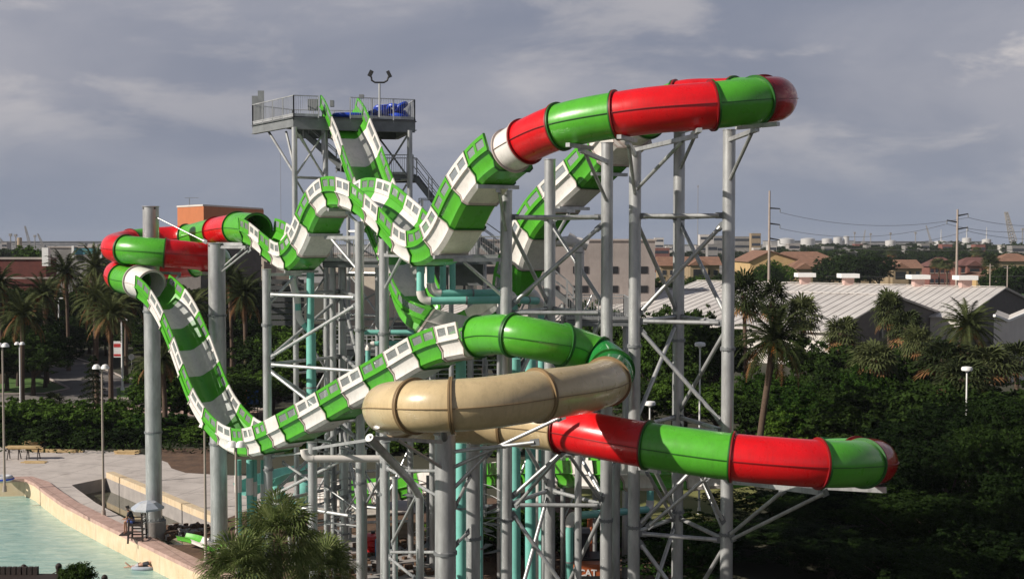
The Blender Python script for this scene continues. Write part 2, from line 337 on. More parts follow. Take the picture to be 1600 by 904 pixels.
# ------------------------------------------------------------------ the water slide
class Path:
    def __init__(s, pts, smooth=0.6, step=0.1):
        pts = [Vector(p) for p in pts]
        q = []
        ext = [pts[0]*2-pts[1]]+pts+[pts[-1]*2-pts[-2]]
        for i in range(1, len(ext)-2):
            p0, p1, p2, p3 = ext[i-1:i+3]
            n = max(4, int((p2-p1).length/step))
            t0 = 0; t1 = (p1-p0).length**.5; t2 = t1+(p2-p1).length**.5; t3 = t2+(p3-p2).length**.5
            for k in range(n):
                t = t1+(t2-t1)*k/n
                A1 = p0*((t1-t)/(t1-t0))+p1*((t-t0)/(t1-t0)); A2 = p1*((t2-t)/(t2-t1))+p2*((t-t1)/(t2-t1)); A3 = p2*((t3-t)/(t3-t2))+p3*((t-t2)/(t3-t2))
                B1 = A1*((t2-t)/(t2-t0))+A2*((t-t0)/(t2-t0)); B2 = A2*((t3-t)/(t3-t1))+A3*((t-t1)/(t3-t1))
                q.append(B1*((t2-t)/(t2-t1))+B2*((t-t1)/(t2-t1)))
        q.append(pts[-1])
        a = np.array([tuple(v) for v in q])
        def resample(a):
            L = np.concatenate([[0], np.cumsum(np.linalg.norm(np.diff(a, axis=0), axis=1))])
            n = max(8, int(L[-1]/step)); u = np.linspace(0, L[-1], n)
            return np.stack([np.interp(u, L, a[:, i]) for i in range(3)], 1), L[-1]
        a, L = resample(a)
        k = int(smooth/step)
        for _ in range(3):
            if k < 1: break
            pad = np.concatenate([2*a[:1]-a[1:k+1][::-1], a, 2*a[-1:]-a[-k-1:-1][::-1]])
            ker = np.ones(2*k+1)/(2*k+1)
            a = np.stack([np.convolve(pad[:, i], ker, 'valid') for i in range(3)], 1)
        a, L = resample(a)
        s.a = a; s.L = L; s.n = len(a)
    def pos(s, t):
        u = max(0, min(1, t/s.L))*(s.n-1); i = min(int(u), s.n-2); f = u-i
        return Vector(s.a[i]*(1-f)+s.a[i+1]*f)
    def frame(s, t):
        p = s.pos(t); T = (s.pos(min(s.L, t+.12))-s.pos(max(0, t-.12))).normalized()
        L = T.cross(Vector((0, 0, 1))).normalized(); U = L.cross(T)
        return p, T, L, U
    def find(s, px, py, t0=0, span=1e9):
        best = None
        i0 = int(t0/s.L*(s.n-1)); i1 = int(min(s.L, t0+span)/s.L*(s.n-1))
        for i in range(i0, i1+1):
            x, y, z = s.a[i]; z -= H
            ax = y*CP-z*SP; v = y*SP+z*CP
            e = (800+F*x/ax-px)**2+(452-F*v/ax-py)**2
            if best is None or e < best[0]: best = (e, i)
        return best[1]/(s.n-1)*s.L
def sweep(mb, path, a, b, prof, m, n=None, closed=True, caps=True):
    n = n or max(2, int(math.ceil((b-a)/0.28))+1)
    vs = []; k = len(prof)
    for i in range(n):
        p, T, L, U = path.frame(a+(b-a)*i/(n-1))
        for x, y in prof: vs.append(p+L*x+U*y)
    fs = []
    for i in range(n-1):
        for j in range(k if closed else k-1):
            fs.append((i*k+j, i*k+(j+1) % k, (i+1)*k+(j+1) % k, (i+1)*k+j))
    if caps and closed: fs += [tuple(range(k-1, -1, -1)), tuple(range((n-1)*k, n*k))]
    mb.add(vs, fs, m)
PH = 0.66
HO = [(1.0, 0.0), (0.80, -0.34), (0.82, -0.62), (0.66, -0.76), (-0.66, -0.76), (-0.82, -0.62), (-0.80, -0.34), (-1.0, 0.0)]
HI = [(-0.955, 0.0), (-0.755, -0.34), (-0.62, -0.60), (-0.45, -0.70), (0.45, -0.70), (0.62, -0.60), (0.755, -0.34), (0.955, 0.0)]
def shell_sweep(mb, path, a, b, outer, inner, m, n=None):
    # outer and inner are open strips of the same length, joined at lips and ends
    n = n or max(2, int(math.ceil((b-a)/0.25))+1); k = len(outer); prof = outer+inner; K = 2*k
    vs = []
    for i in range(n):
        p, T, L, U = path.frame(a+(b-a)*i/(n-1))
        for x, y in prof: vs.append(p+L*x+U*y)
    fs = [(i*K+j, i*K+(j+1) % K, (i+1)*K+(j+1) % K, (i+1)*K+j) for i in range(n-1) for j in range(K)]
    for base in (0, (n-1)*K):
        for j in range(k-1): fs.append((base+j, base+j+1, base+K-2-j, base+K-1-j))
    mb.add(vs, fs, m)
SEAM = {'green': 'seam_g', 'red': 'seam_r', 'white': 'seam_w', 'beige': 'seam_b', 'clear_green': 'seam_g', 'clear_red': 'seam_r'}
def out(prof, d):
    r = []
    for x, y in prof: r.append((x*(1+d/0.9), y-d if y < -0.1 else y))
    return r
def chute(path, a, b, colr, parent, windows=True, k=1.0, wall=True):
    a += .006; b -= .006
    mb = MB()
    ho = [(x*k, y*k) for x, y in HO]; hi = [(x*k, y*k) for x, y in HI]
    shell_sweep(mb, path, a, b, ho, hi, colr)
    for u, v in ((a, a+.05), (b-.05, b)):
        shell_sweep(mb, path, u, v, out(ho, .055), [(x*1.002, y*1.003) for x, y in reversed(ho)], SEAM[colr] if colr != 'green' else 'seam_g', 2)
    for sg in (-1, 1):      # bolted lip
        sweep(mb, path, a, b, [(sg*1.003*k, -.02), (sg*1.08*k, -.02), (sg*1.08*k, .02), (sg*1.003*k, .02)], colr)
    if not wall: return mb.build('chute_section', parent)
    ph = PH*k; panes = []
    for sg in (-1, 1):
        def X(h): return sg*(0.975+.10*h)*k
        def rail(u0, u1, h0, h1, mb_=mb, m=colr, th=.03):
            sweep(mb_, path, u0, u1, [(X(h0)-th, h0*k), (X(h0)+th, h0*k), (X(h1)+th, h1*k), (X(h1)-th, h1*k)], m)
        if windows and b-a > .5:
            rail(a, b, .022, .21); rail(a, b, .53, PH)
            L = b-a; pw = .15
            for c0, c1 in ((a, a+pw), (a+L/2-pw/2, a+L/2+pw/2), (b-pw, b)): rail(c0, c1, .212, .528)
            pn = MB(); rail(a+.04, b-.04, .18, .56, pn, 'pane', .006); panes.append(pn)
        else: rail(a, b, .022, PH)
        for u0, u1 in ((a, a+.035), (b-.035, b)):
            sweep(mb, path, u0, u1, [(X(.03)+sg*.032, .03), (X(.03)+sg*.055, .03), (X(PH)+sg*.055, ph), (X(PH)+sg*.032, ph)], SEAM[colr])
    o = mb.build('chute_section', parent)
    for pn in panes: pn.build('clear_window', o)
    return o
def tube(path, a, b, colr, parent, r=0.80, seam=True):
    a += .006; b -= .006; n = 40; mb = MB()
    ring = [(r*math.cos(2*math.pi*i/n), r*math.sin(2*math.pi*i/n)) for i in range(n)]
    rin = [(x*.955, y*.955) for x, y in ring]
    def ann(u, v, po, pi, m, nn=None):
        nn = nn or max(2, int(math.ceil((v-u)/0.2))+1); vs = []; K = 2*n
        for i in range(nn):
            p, T, L, U = path.frame(u+(v-u)*i/(nn-1))
            for x, y in po+pi: vs.append(p+L*x+U*y)
        fs = []
        for i in range(nn-1):
            for j in range(n):
                fs.append((i*K+j, i*K+(j+1) % n, (i+1)*K+(j+1) % n, (i+1)*K+j))
                fs.append((i*K+n+j, (i+1)*K+n+j, (i+1)*K+n+(j+1) % n, i*K+n+(j+1) % n))
        for base in (0, (nn-1)*K):
            for j in range(n): fs.append((base+j, base+(j+1) % n, base+n+(j+1) % n, base+n+j))
        mb.add(vs, fs, m)
    clear = colr.startswith('clear')
    if clear:
        nn = max(2, int(math.ceil((b-a)/0.2))+1)
        sweep(mb, path, a, b, ring, colr, nn, True, False)
    else: ann(a, b, ring, rin, colr)
    o = mb.build('tube_section', parent)
    mb = MB()
    fo = [(x*1.105, y*1.105) for x, y in ring]; fi = [(x*1.002, y*1.002) for x, y in ring]
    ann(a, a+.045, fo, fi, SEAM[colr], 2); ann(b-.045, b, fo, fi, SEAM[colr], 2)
    if seam:  # side seam strips, the joint's shade painted as a darker tube colour
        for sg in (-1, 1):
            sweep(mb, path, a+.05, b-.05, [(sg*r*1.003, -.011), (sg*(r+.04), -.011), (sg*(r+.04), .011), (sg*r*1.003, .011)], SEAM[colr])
    mb.build('bolted_flange', o)
    return o

slide = empty('water_slide', G(700, 1300), 'tall winding green, white, red and beige water slide of open chutes and closed tubes', 'water slide')
ANCH = {}
# --- run 1 : start chute, dip behind the tower, climb, closed tube coil upper right, hump run, coil left
def hl(px, py, sh=None):         # near lip pixel of the hump run -> centre point
    cx = px+30
    for _ in range(4):
        d = 29.73/((cx-800)/F+.66); s = F/d
        cx = px+.83*s+abs(cx-800)*.55/d
    return P(cx, py-(py-378)*.01, d)
UC = Vector(((1075-800)/F*44.6, 44.6, 0))
def uc(ang, z, r=3.1): return Vector((UC.x+r*math.cos(R(ang)), UC.y+r*math.sin(R(ang)), H+z))
pts1 = [P(528, 168, 67.0), P(536, 178, 66.2), P(546, 202, 65), P(559, 235, 63.8), P(573, 275, 62.4), P(593, 330, 60.8), P(616, 383, 59.2), P(634, 425, 57.6),
        P(648, 464, 56.2), P(667, 495, 55.3), P(700, 514, 55.6), P(740, 514, 57.0), P(775, 488, 58.0), P(805, 438, 57.9), P(830, 382, 57.0), P(858, 330, 55.6), P(897, 290, 54.2), P(938, 252, 52.8),
        P(970, 218, 51.2), P(997, 193, 49.5), P(1030, 173, 48.2)]
i_coil = len(pts1)
pts1 += [uc(90, 5.52), uc(65, 5.52), uc(40, 5.46), uc(15, 5.33), uc(0, 5.22), uc(-25, 5.04), uc(-55, 4.84), uc(-85, 4.62),
         P(1020, 172, 41.5), P(963, 180, 42.0), P(920, 187, 42.4), P(876, 197, 43.0), P(845, 209, 43.7), P(821, 221, 44.3), P(797, 236, 45)]
pts1 += [hl(731, 264), hl(703, 302), hl(690, 330), hl(678, 357), hl(663, 377), hl(646, 387), hl(632, 385), hl(617, 376), hl(595, 350), hl(580, 336), hl(566, 323), hl(549, 308), hl(532, 301),
         hl(511, 297), hl(490, 309), hl(473, 338), hl(464, 365), hl(447, 394), hl(434, 401), hl(425, 396), hl(414, 387), hl(401, 376), hl(385, 363), hl(374, 359)]
LC = Vector((-20.5, 72.2, 0))
def lc(ang, z, r=2.95): return Vector((LC.x+r*math.cos(R(ang)), LC.y+r*math.sin(R(ang)), H+z))
pts1 += [P(380, 356, 67.5), P(355, 358, 70), P(325, 364, 73), lc(85, .22), lc(120, .1), lc(150, -.05), lc(180, -.25), lc(210, -.35), lc(240, -.45), lc(270, -.55), lc(300, -.7), lc(330, -.85), lc(0, -1.0),
         lc(30, -1.12), lc(60, -1.25), lc(90, -1.4), lc(120, -1.55), lc(150, -1.72), lc(180, -1.9)]
def rl(px, py):         # near lip pixel of the lower run -> centre
    cx = px+26
    for _ in range(4):
        d = 46.05/((cx-800)/F+.97); s = F/d
        cx = px+.70*s+(800-cx)*.72/d
    return P(cx, py-(py-378)*.72/d, d)
pts1 += [P(195, 436, 70.5), P(212, 439, 69.4), P(236, 446, 68.2)]
low = [(232, 467), (241, 480), (251, 499), (267, 537), (282, 580), (297, 619), (306, 637), (317, 653), (338, 676), (350, 684), (362, 689), (386, 690), (402, 685), (418, 678), (438, 668), (468, 652), (501, 633), (535, 613), (569, 594),
       (607, 573), (647, 549), (684, 535), (715, 529)]
pts1 += [rl(*q) for q in low]
pts1 += [P(760, 523, 48.5), P(803, 523, 47.2), P(845, 531, 46.9), P(881, 539, 47.2), P(915, 549, 47.7), P(942, 562, 47.5), P(956, 577, 46.3), P(953, 592, 44.8), P(930, 603, 43), P(895, 610, 41.5),
         P(856, 615, 40.4), P(800, 624, 39.4), P(741, 631, 38.9), P(680, 634, 38.9), P(632, 634, 39.8), P(605, 636, 41.6), P(612, 643, 43.8), P(655, 651, 45.5), P(730, 658, 46), P(800, 662, 45.6), P(877, 670, 44.6),
         P(940, 682, 43.4), P(1007, 694, 42.5), P(1140, 713, 41.3), P(1220, 720, 40.9), P(1280, 724, 40.9), P(1335, 724, 41.8), P(1368, 721, 43.9), P(1352, 717, 46), P(1290, 717, 47.6), P(1200, 726, 49.6), P(1100, 735, 53),
         P(1000, 738, 57), P(930, 737, 61), P(860, 736, 66), P(790, 738, 71), P(720, 745, 75), P(660, 754, 78), P(610, 763, 79.5), P(560, 768, 80.5), P(525, 772, 81), P(500, 776, 82)]
path = Path(pts1, 0.45)
print('slide length', path.L)
T_ = {}
def seek(px, py, t0, span=60): return path.find(px, py, t0, span)
t_start = 0.0
def near3(p, t0=0.0, span=1e9):
    best = None
    for i in range(int(t0/path.L*(path.n-1)), min(path.n, int((t0+span)/path.L*(path.n-1))+1)):
        e = (Vector(path.a[i])-p).length
        if best is None or e < best[0]: best = (e, i)
    return best[1]/(path.n-1)*path.L
t_far = near3(uc(90, 5.52))
t_tube1 = t_far-3.2
t1 = [t_tube1, t_far-1.9, t_far, near3(uc(48, 5.58)), near3(uc(18, 5.42))]
t_r0 = t1[-1]; t_g = near3(uc(-50, 4.86), t_r0, 8); t_a = near3(uc(-84, 4.62), t_g, 8); t_b = near3(P(963, 180, 42.0), t_a, 8); t_c = near3(P(876, 197, 43), t_b, 8); t_d = near3(P(821, 221, 44.3), t_c, 8); t_e = near3(P(797, 236, 45), t_d, 8)
t_hend = near3(hl(374, 359), t_e+20, 40)
# alternate chutes over an interval with section length about ls
def alt(a, b, ls, first='green', ends=None, **kw):
    n = max(1, round((b-a)/ls)); c = first
    for i in range(n):
        chute(path, a+(b-a)*i/n, a+(b-a)*(i+1)/n, c, slide, **kw); c = 'white' if c == 'green' else 'green'
    return c
t_hid = near3(P(672, 500, 55.3), 0, 60)
t_hid2 = near3(P(790, 465, 58), t_hid, 40)
nc_ = alt(0.0, t_hid, 2.35, 'green'); nc_ = alt(t_hid, t_hid2, 1.75, nc_, windows=False); alt(t_hid2, t_tube1, 2.1, nc_)
tube(path, t1[0], t1[1], 'white', slide); tube(path, t1[1], t1[2], 'green', slide)
tube(path, t1[2], t1[3], 'red', slide); tube(path, t1[3], t1[4], 'green', slide); tube(path, t1[4], t_g, 'clear_red', slide)
tube(path, t_g, t_a, 'green', slide); tube(path, t_a, t_b, 'red', slide); tube(path, t_b, t_c, 'green', slide); tube(path, t_c, t_d, 'red', slide); tube(path, t_d, t_e, 'white', slide)
alt(t_e, t_hend, 1.5, 'green')
# left coil
tl = [t_hend]
for q in (P(372, 357, 68.3), P(340, 361, 71.8)): tl.append(near3(q, tl[-1], 8))
cols = ['green', 'red']
# cut the coil at image positions of its flanges, in order of travel
def coilcut(ang, z, t0): 
    p = lc(ang, z); best = None
    i0 = int(t0/path.L*(path.n-1))
    for i in range(i0, min(path.n, i0+70)):
        e = (Vector(path.a[i])-p).length
        if best is None or e < best[0]: best = (e, i)
    return best[1]/(path.n-1)*path.L
tl.append(near3(lc(80, .22), tl[-1], 8)); cols.append('green')
tl.append(coilcut(122, .1, tl[-1])); cols.append('red')
tl.append(coilcut(150, -.2, tl[-1])); cols.append('green')
tl.append(coilcut(236, -.42, tl[-1])); cols.append('red')
tl.append(coilcut(284, -.6, tl[-1])); cols.append('green')
tl.append(coilcut(335, -.85, tl[-1])); cols.append('red')
tl.append(coilcut(20, -1.08, tl[-1])); cols.append('green')
tl.append(coilcut(72, -1.3, tl[-1])); cols.append('green')
tl.append(coilcut(120, -1.55, tl[-1])); cols.append('red')
tl.append(coilcut(150, -1.72, tl[-1])); cols.append('green')
tl.append(near3(P(191, 435, 70.8), tl[-1], 6)); cols.append('red')
tl.append(seek(216, 440, tl[-1], 6)); cols.append('green')
tl.append(seek(236, 446, tl[-1], 4)); cols.append('white')
for i, c in enumerate(cols): tube(path, tl[i], tl[i+1], c, slide, r=(0.86 if i in (0, len(cols)-1) else 0.8))
# lower run
lipb = [(232, 468, 'green'), (252, 500, 'white'), (267, 537, 'green'), (282, 580, 'white'), (297, 619, 'green'), (317, 653, 'white'), (338, 676, 'green'), (362, 689, 'white'), (381, 690, 'green'), (400, 686, 'white'), (418, 678, 'green'),
        (438, 668, 'solid'), (468, 652, 'green'), (501, 633, 'white'), (535, 613, 'green'), (569, 594, 'white'), (607, 573, 'green'), (647, 549, 'white'), (684, 535, 'green'), (720, 529, 'white')]
tc_ = tl[-1]
def nearest(p, t0, span=14):
    best = None
    for i in range(int(t0/path.L*(path.n-1)), min(path.n, int((t0+span)/path.L*(path.n-1)))):
        e = (Vector(path.a[i])-p).length
        if best is None or e < best[0]: best = (e, i)
    return best[1]/(path.n-1)*path.L
BOT = None
for x_, y_, c in lipb:
    tn = nearest(rl(x_, y_), tc_+.3)
    chute(path, tc_, tn, 'white' if c == 'solid' else c, slide, windows=(c != 'solid')); tc_ = tn
t_lowend = tc_
# closed tubes, lower right
seq = [((803, 523), 'green', 10), ((881, 539), 'green', 8), ((934, 557), 'green', 8), ((957, 580), 'clear_green', 6), ((948, 596), 'clear_green', 6), ((842, 617), 'beige', 8), ((706, 633), 'beige', 8), ((648, 634), 'beige', 6), ((625, 646), 'beige', 8),
       ((790, 661), 'beige', 9), ((877, 670), 'beige', 8), ((1010, 694), 'red', 8), ((1143, 713), 'green', 8), ((1278, 724), 'red', 8), ((1348, 724), 'green', 4), ((1340, 716), 'clear_red', 8), ((1290, 717), 'green', 8)]
for (x_, y_), c, sp in seq:
    tn = seek(x_, y_, tc_+.8, sp)
    tube(path, tc_, tn, c, slide, r=0.84 if c == 'beige' else 0.8); tc_ = tn
alt(tc_, path.L, 2.3, 'white', windows=False)
# saddles under the chute: short cross beam below the hull
def under(px, py, t0, span): 
    t = seek(px, py, t0, span); p, T, L, U = path.frame(t)
    return p, T, L, U, t
def saddle(t, parent, drop=.80, half=0.9, name='cradle_beam'):
    p, T, L, U = path.frame(t); c = p-U*(drop+.06)
    MB().bar(c-L*half, c+L*half, .16, .14, 'steel').build(name, parent)
    return c

# ------------------------------------------------------------------ columns and trussed supports
def column(root, base_xy, ztop, r, name='column', z0=0.0):
    x, y = base_xy; mb = MB()
    mb.cyl((x, y, z0), (x, y, ztop), r, 'steel', n=28)
    mb.cyl((x, y, ztop), (x, y, ztop+.03), r*1.12, 'steel', n=28)
    o = mb.build(name, root)
    for z in (6.2, 13.4):
        if z < ztop-1: 
            mb = MB()
            mb.cyl((x, y, z-.05), (x, y, z+.05), r+.055, 'steel_d', n=28)
            for k in range(10):
                A = k*math.pi/5; mb.cyl((x+(r+.035)*math.cos(A), y+(r+.035)*math.sin(A), z-.09), (x+(r+.035)*math.cos(A), y+(r+.035)*math.sin(A), z+.09), .014, 'steel_d', n=6)
            mb.build('flange_collar', o)
    return o
def foot(root, xy, r, h=.7):
    x, y = xy; mb = MB(); mb.cyl((x, y, -.2), (x, y, h), r*1.45, 'conc_d', n=28)
    mb.cyl((x, y, h), (x, y, h+.06), r*1.3, 'steel_d', n=28)
    for k in range(16):
        A = k*math.pi/8; mb.cyl((x+r*1.18*math.cos(A), y+r*1.18*math.sin(A), h+.04), (x+r*1.18*math.cos(A), y+r*1.18*math.sin(A), h+.20), .03, 'steel_d', n=6)
    mb.build('concrete_footing', root)
def xy(px, d): 
    p = P(px, 500, d); return (p.x, p.y)
def brace(root, a, b, r=.085, name='brace', m='steel'):
    a = Vector(a); b = Vector(b); t = (b-a).normalized()
    mb = MB(); mb.cyl(a+t*.12, b-t*.12, r, m, n=12)
    for e, sg in ((a, 1), (b, -1)):
        mb.box(e+t*sg*.1, (.34, .03, .24), 'steel_d', X=t, Y=t.cross(Vector((0, 0, 1))).normalized())
    return mb.build(name, root)
def tri_tower(label, cols, tops, levels, r=.235, pat=(0, 1, 0), group='triangular trussed supports'):
    c3 = [xy(*q) for q in cols]
    root = empty('trussed_support', (c3[0][0], c3[0][1], 0), label, 'steel support', group)
    for q, z in zip(c3, tops): column(root, q, z, r); foot(root, q, r, .25)
    V = lambda i, z: Vector((c3[i][0], c3[i][1], z))
    pairs = [(0, 2), (0, 1), (1, 2)]
    for (i, j), up in zip(pairs, pat):
        dirv = (V(j, 0)-V(i, 0)).normalized()*r
        for k, z in enumerate(levels):
            if z < min(tops[i], tops[j])+.3: brace(root, V(i, z)+dirv, V(j, z)-dirv, .085, 'girt')
            if k+1 < len(levels):
                z2 = levels[k+1]
                if (k+up) % 2 == 0: brace(root, V(i, z-.35)+dirv, V(j, z2+.35)-dirv)
                else: brace(root, V(j, z-.35)-dirv, V(i, z2+.35)+dirv)
    return root, c3
DR = 47.5
lvR = [ZY(337, 47.3), ZY(503, 47.3), ZY(670, 47.3), ZY(838, 47.3), 1.2]
TR, cR = tri_tower('three galvanised columns with zigzag braces holding the upper right tube coil', [(991.5, 48), (1060, 50.8), (1137.5, 46.8)], [ZY(230, 48), ZY(207, 50.8), ZY(204, 46.8)], lvR, .24, (1, 0, 0))
lvM = [ZY(339, 49), ZY(489, 49), ZY(640, 49), ZY(790, 49), 1.0]
TM, cM = tri_tower('three galvanised columns with zigzag braces right of the stair tower behind the beige tube', [(791, 49.3), (859, 52.3), (948, 49.2)], [ZY(298, 49.3), ZY(250, 52.3), ZY(224, 49.2)], lvM, .24, (1, 0, 0))
lvL = [ZY(463, 58), ZY(576, 58), ZY(690, 58), ZY(800, 58)]
TL, cL = tri_tower('three slender columns and braces under the dip left of the tall hump', [(417, 60.3), (535, 64.5), (562, 57)], [ZY(421, 60.3), ZY(398, 64.5), ZY(347, 57)], lvL, .215, (1, 1, 0))
def lone(label, px, d, ytop, r, foot_h=.7, group='single round columns of the slide'):
    q = xy(px, d); root = empty('support_column', (q[0], q[1], 0), label, 'steel column', group)
    column(root, q, ZY(ytop, d), r); foot(root, q, r, foot_h); return root, q
C1, q1 = lone('thick galvanised column inside the left tube coil, tallest on the left', 237.5, 72.2, 323, .47, .9)
C2, q2 = lone('thick galvanised column in front of the red tube of the left coil', 339.5, 68.1, 380, .47)
C3, q3 = lone('slim column under the chute between the tall hump and the dip', 600, 54.5, 372, .22)
C4, q4 = lone('thickest column standing under the left end of the beige tube', 695, 44, 678, .38)
C5, q5 = lone('pale column just right of the thickest one below the beige tube', 739, 46.2, 680, .27)
def arm(root, q, z, target, r=.07, name='bracket_arm'):
    a = Vector((q[0], q[1], z)); b = Vector(target)
    MB().bar(a, b, .15, .15, 'steel').build(name, root)
    h = (b-a); a2 = a-Vector((0, 0, min(1.6, h.length*.9))); b2 = a+h*.8-Vector((0, 0, .08))
    MB().cyl(a2, b2, r, 'steel', n=10).build('knee_brace', root)
def hold(root, q, px, py, t0, span, dz=.0):
    t = seek(px, py, t0, span); c = saddle(t, root); arm(root, q, c.z-.12+dz, c-Vector((0, 0, .12))); return t
te = t_e
hold(TR, cR[0], 975, 178, t_a, 8); hold(TR, cR[2], 1180, 164, t_g-1, 4); hold(TR, cR[1], 1100, 163, t1[0], 9); hold(TR, cR[0], 1085, 168, t_g, 6)
hold(TM, cM[0], 768, 258, te, 6); hold(TM, cM[1], 880, 292, 15, t_tube1-15); hold(TM, cM[2], 940, 240, 15, t_tube1-15); hold(TM, cM[2], 900, 192, t_b-1, 6)
hold(TM, cM[0], 700, 373, te, 10)
hold(TL, cL[2], 540, 299, te+12, 22); hold(TL, cL[0], 470, 400, te+18, 24); hold(TL, cL[2], 500, 350, te+14, 24)
hold(C3, q3, 640, 367, te+5, 14)
# upper and lower arms of the big left columns
for z, ang in ((-1.2, 270), (-1.35, 200), (-1.45, 300)):
    c = lc(ang, z-.35); 
    MB().bar((q1[0], q1[1], c.z), c, .16, .16, 'steel').build('bracket_arm', C1); brace(C1, (q1[0], q1[1], c.z-1.7), c-Vector((0, 0, .05)), .06, 'knee_brace')
cc = P(236, 470, 68.4); MB().bar((q1[0], q1[1], cc.z-.2), cc, .16, .16, 'steel').build('bracket_arm', C1)
for (px, py, d) in ((380, 381, 67), (385, 386, 66)): 
    c = P(px, py, d); MB().bar((q2[0], q2[1], c.z), c, .14, .16, 'steel').build('bracket_arm', C2); brace(C2, (q2[0], q2[1], c.z-1.6), c+Vector((0.2, 0, -.1)), .055, 'knee_brace')
c = lc(330, -1.8); MB().bar((q2[0], q2[1], c.z), c, .16, .16, 'steel').build('bracket_arm', C2)
c = lc(300, -.3)
brace(C1, (q1[0], q1[1], ZY(335, 72)), P(322, 378, 70), .045, 'tie_rod')
for k, (px, d) in enumerate(((237.5, 72.2), (339.5, 68.1))):
    q = xy(px, d); z = ZY(322 if k == 0 else 380, d)
    for A in (0.8, 2.3, 3.9, 5.5): MB().cyl((q[0]+.47*math.cos(A), q[1]+.47*math.sin(A), z-.14), (q[0]+.485*math.cos(A), q[1]+.485*math.sin(A), z-.14), .06, 'rub', n=10).build('drain_hole', (C1, C2)[k])
# supports of the beige / lower right tubes
def pt(px, py, d): return P(px, py, d)
brace(C4, (q4[0], q4[1], ZY(706, 44)), pt(840, 690, 43), .07, 'bracket_arm'); brace(C4, (q4[0], q4[1], ZY(735, 44)), pt(880, 650, 43), .07, 'bracket_arm'); brace(C4, (q4[0], q4[1], ZY(775, 44)), pt(765, 705, 44), .07, 'knee_brace')
MB().cyl(pt(690, 650, 42), (q4[0], q4[1], ZY(690, 44)), .12, 'steel_d').build('saddle_post', C4)
yq = xy(655, 45); YF = empty('y_shaped_support', (yq[0], yq[1], 0), 'forked pale tubular post holding the left bend of the beige tube', 'steel support')
MB().pipe([(yq[0], yq[1], 0), (yq[0], yq[1], ZY(775, 45)), P(640, 750, 44.6), P(577, 683, 42)], .15, 'steel', n=20).build('post', YF)
MB().bar(P(577, 683, 42), P(690, 690, 43.6), .12, .12, 'steel').build('cross_arm', YF)
MB().cyl(P(622, 687, 42.5), P(690, 730, 43.9), .06, 'steel').build('knee_brace', YF)
for a, b in (((1013, 822, 47.6), (1108, 742, 46)), ((1010, 735, 47.8), (1052, 810, 50.6)), ((1093, 735, 46), (1130, 815, 46.8)), ((1140, 835, 46.8), (1225, 765, 44)), ((1143, 842, 46.8), (1292, 768, 42))):
    brace(TR, P(*a), P(*b), .07, 'knee_brace')
for a, b in (((1143, 750, 46.6), (1280, 768, 42.5)), ((1143, 752, 47), (1385, 765, 44.5)), ((1000, 730, 48), (1030, 735, 44))): MB().bar(P(*a), P(*b), .14, .2, 'steel').build('cradle_beam', TR)
for a, b in (((806, 790, 49), (880, 705, 46)), ((875, 690, 46), (938, 780, 49)), ((940, 780, 49.2), (960, 720, 50)), ((800, 690, 47), (815, 700, 49))): brace(TM, P(*a), P(*b), .07, 'knee_brace')
MB().bar(P(878, 708, 44.4), P(905, 708, 44.2), .3, .1, 'steel_d').build('saddle_plate', TM)
# supports under lower dip
def pier(px, d, ytop, r, label, m='steel', grp='columns below the lower slide run'):
    q = xy(px, d); root = empty('support_column', (q[0], q[1], 0), label, 'steel column', grp)
    mb = MB(); mb.cyl((q[0], q[1], -.1), (q[0], q[1], ZY(ytop, d)), r, m, n=20); mb.cyl((q[0], q[1], ZY(ytop, d)), (q[0], q[1], ZY(ytop, d)+.04), r*1.25, 'steel_d', n=20); mb.build('column', root)
    return root, q
K = {}
K[0] = pier(487, 56.5, 690, .22, 'grey column under the lower chute beside the fan palm')
K[1] = pier(508, 60, 705, .12, 'thin grey column left of the spiral stair')
K[2] = pier(537, 62, 700, .19, 'shaded column behind the spiral stair beside the long white pipe')
K[3] = pier(565, 58, 700, .22, 'column left of the red gas tank below the lower chute')
K[4] = pier(602, 50, 690, .16, 'pale slim column left of the forked post')
K[5] = pier(616, 52, 745, .12, 'narrow white post just left of the forked post')
K[6] = pier(904, 50, 395, .145, 'white slim post passing between the trussed towers')
K[7] = pier(963, 55, 700, .20, 'shaded grey column behind the middle trussed tower')
K[8] = pier(850, 54, 690, .12, 'thin cream post right of the two teal pipes')
for a, b in (((425, 712, 60), (487, 706, 57)), ((442, 722, 60), (487, 752, 57))): brace(K[0][0], P(*a), P(*b), .06)
MB().bar(P(490, 700, 56.5), P(600, 683, 50.3), .13, .13, 'steel').build('girt', K[3][0])
for a, b in (((565, 800, 58), (603, 730, 55)), ((568, 735, 58), (603, 790, 56)), ((520, 690, 58), (566, 712, 58))): brace(K[3][0], P(*a), P(*b), .06)
for a, b in (((612, 848, 50), (650, 775, 46)), ((604, 730, 50), (694, 780, 45)), ((610, 862, 50), (694, 862, 45)), ((612, 735, 50), (690, 735, 45)), ((608, 870, 50), (650, 904, 47)), ((712, 790, 44.5), (735, 742, 46)), ((712, 850, 45), (732, 830, 46))): brace(K[4][0], P(*a), P(*b), .06)
for a, b in (((508, 760, 60), (565, 800, 58)), ((537, 775, 62), (550, 815, 62)), ((511, 815, 60), (565, 822, 58)), ((562, 765, 58), (540, 800, 62))): brace(K[2][0], P(*a), P(*b), .045)
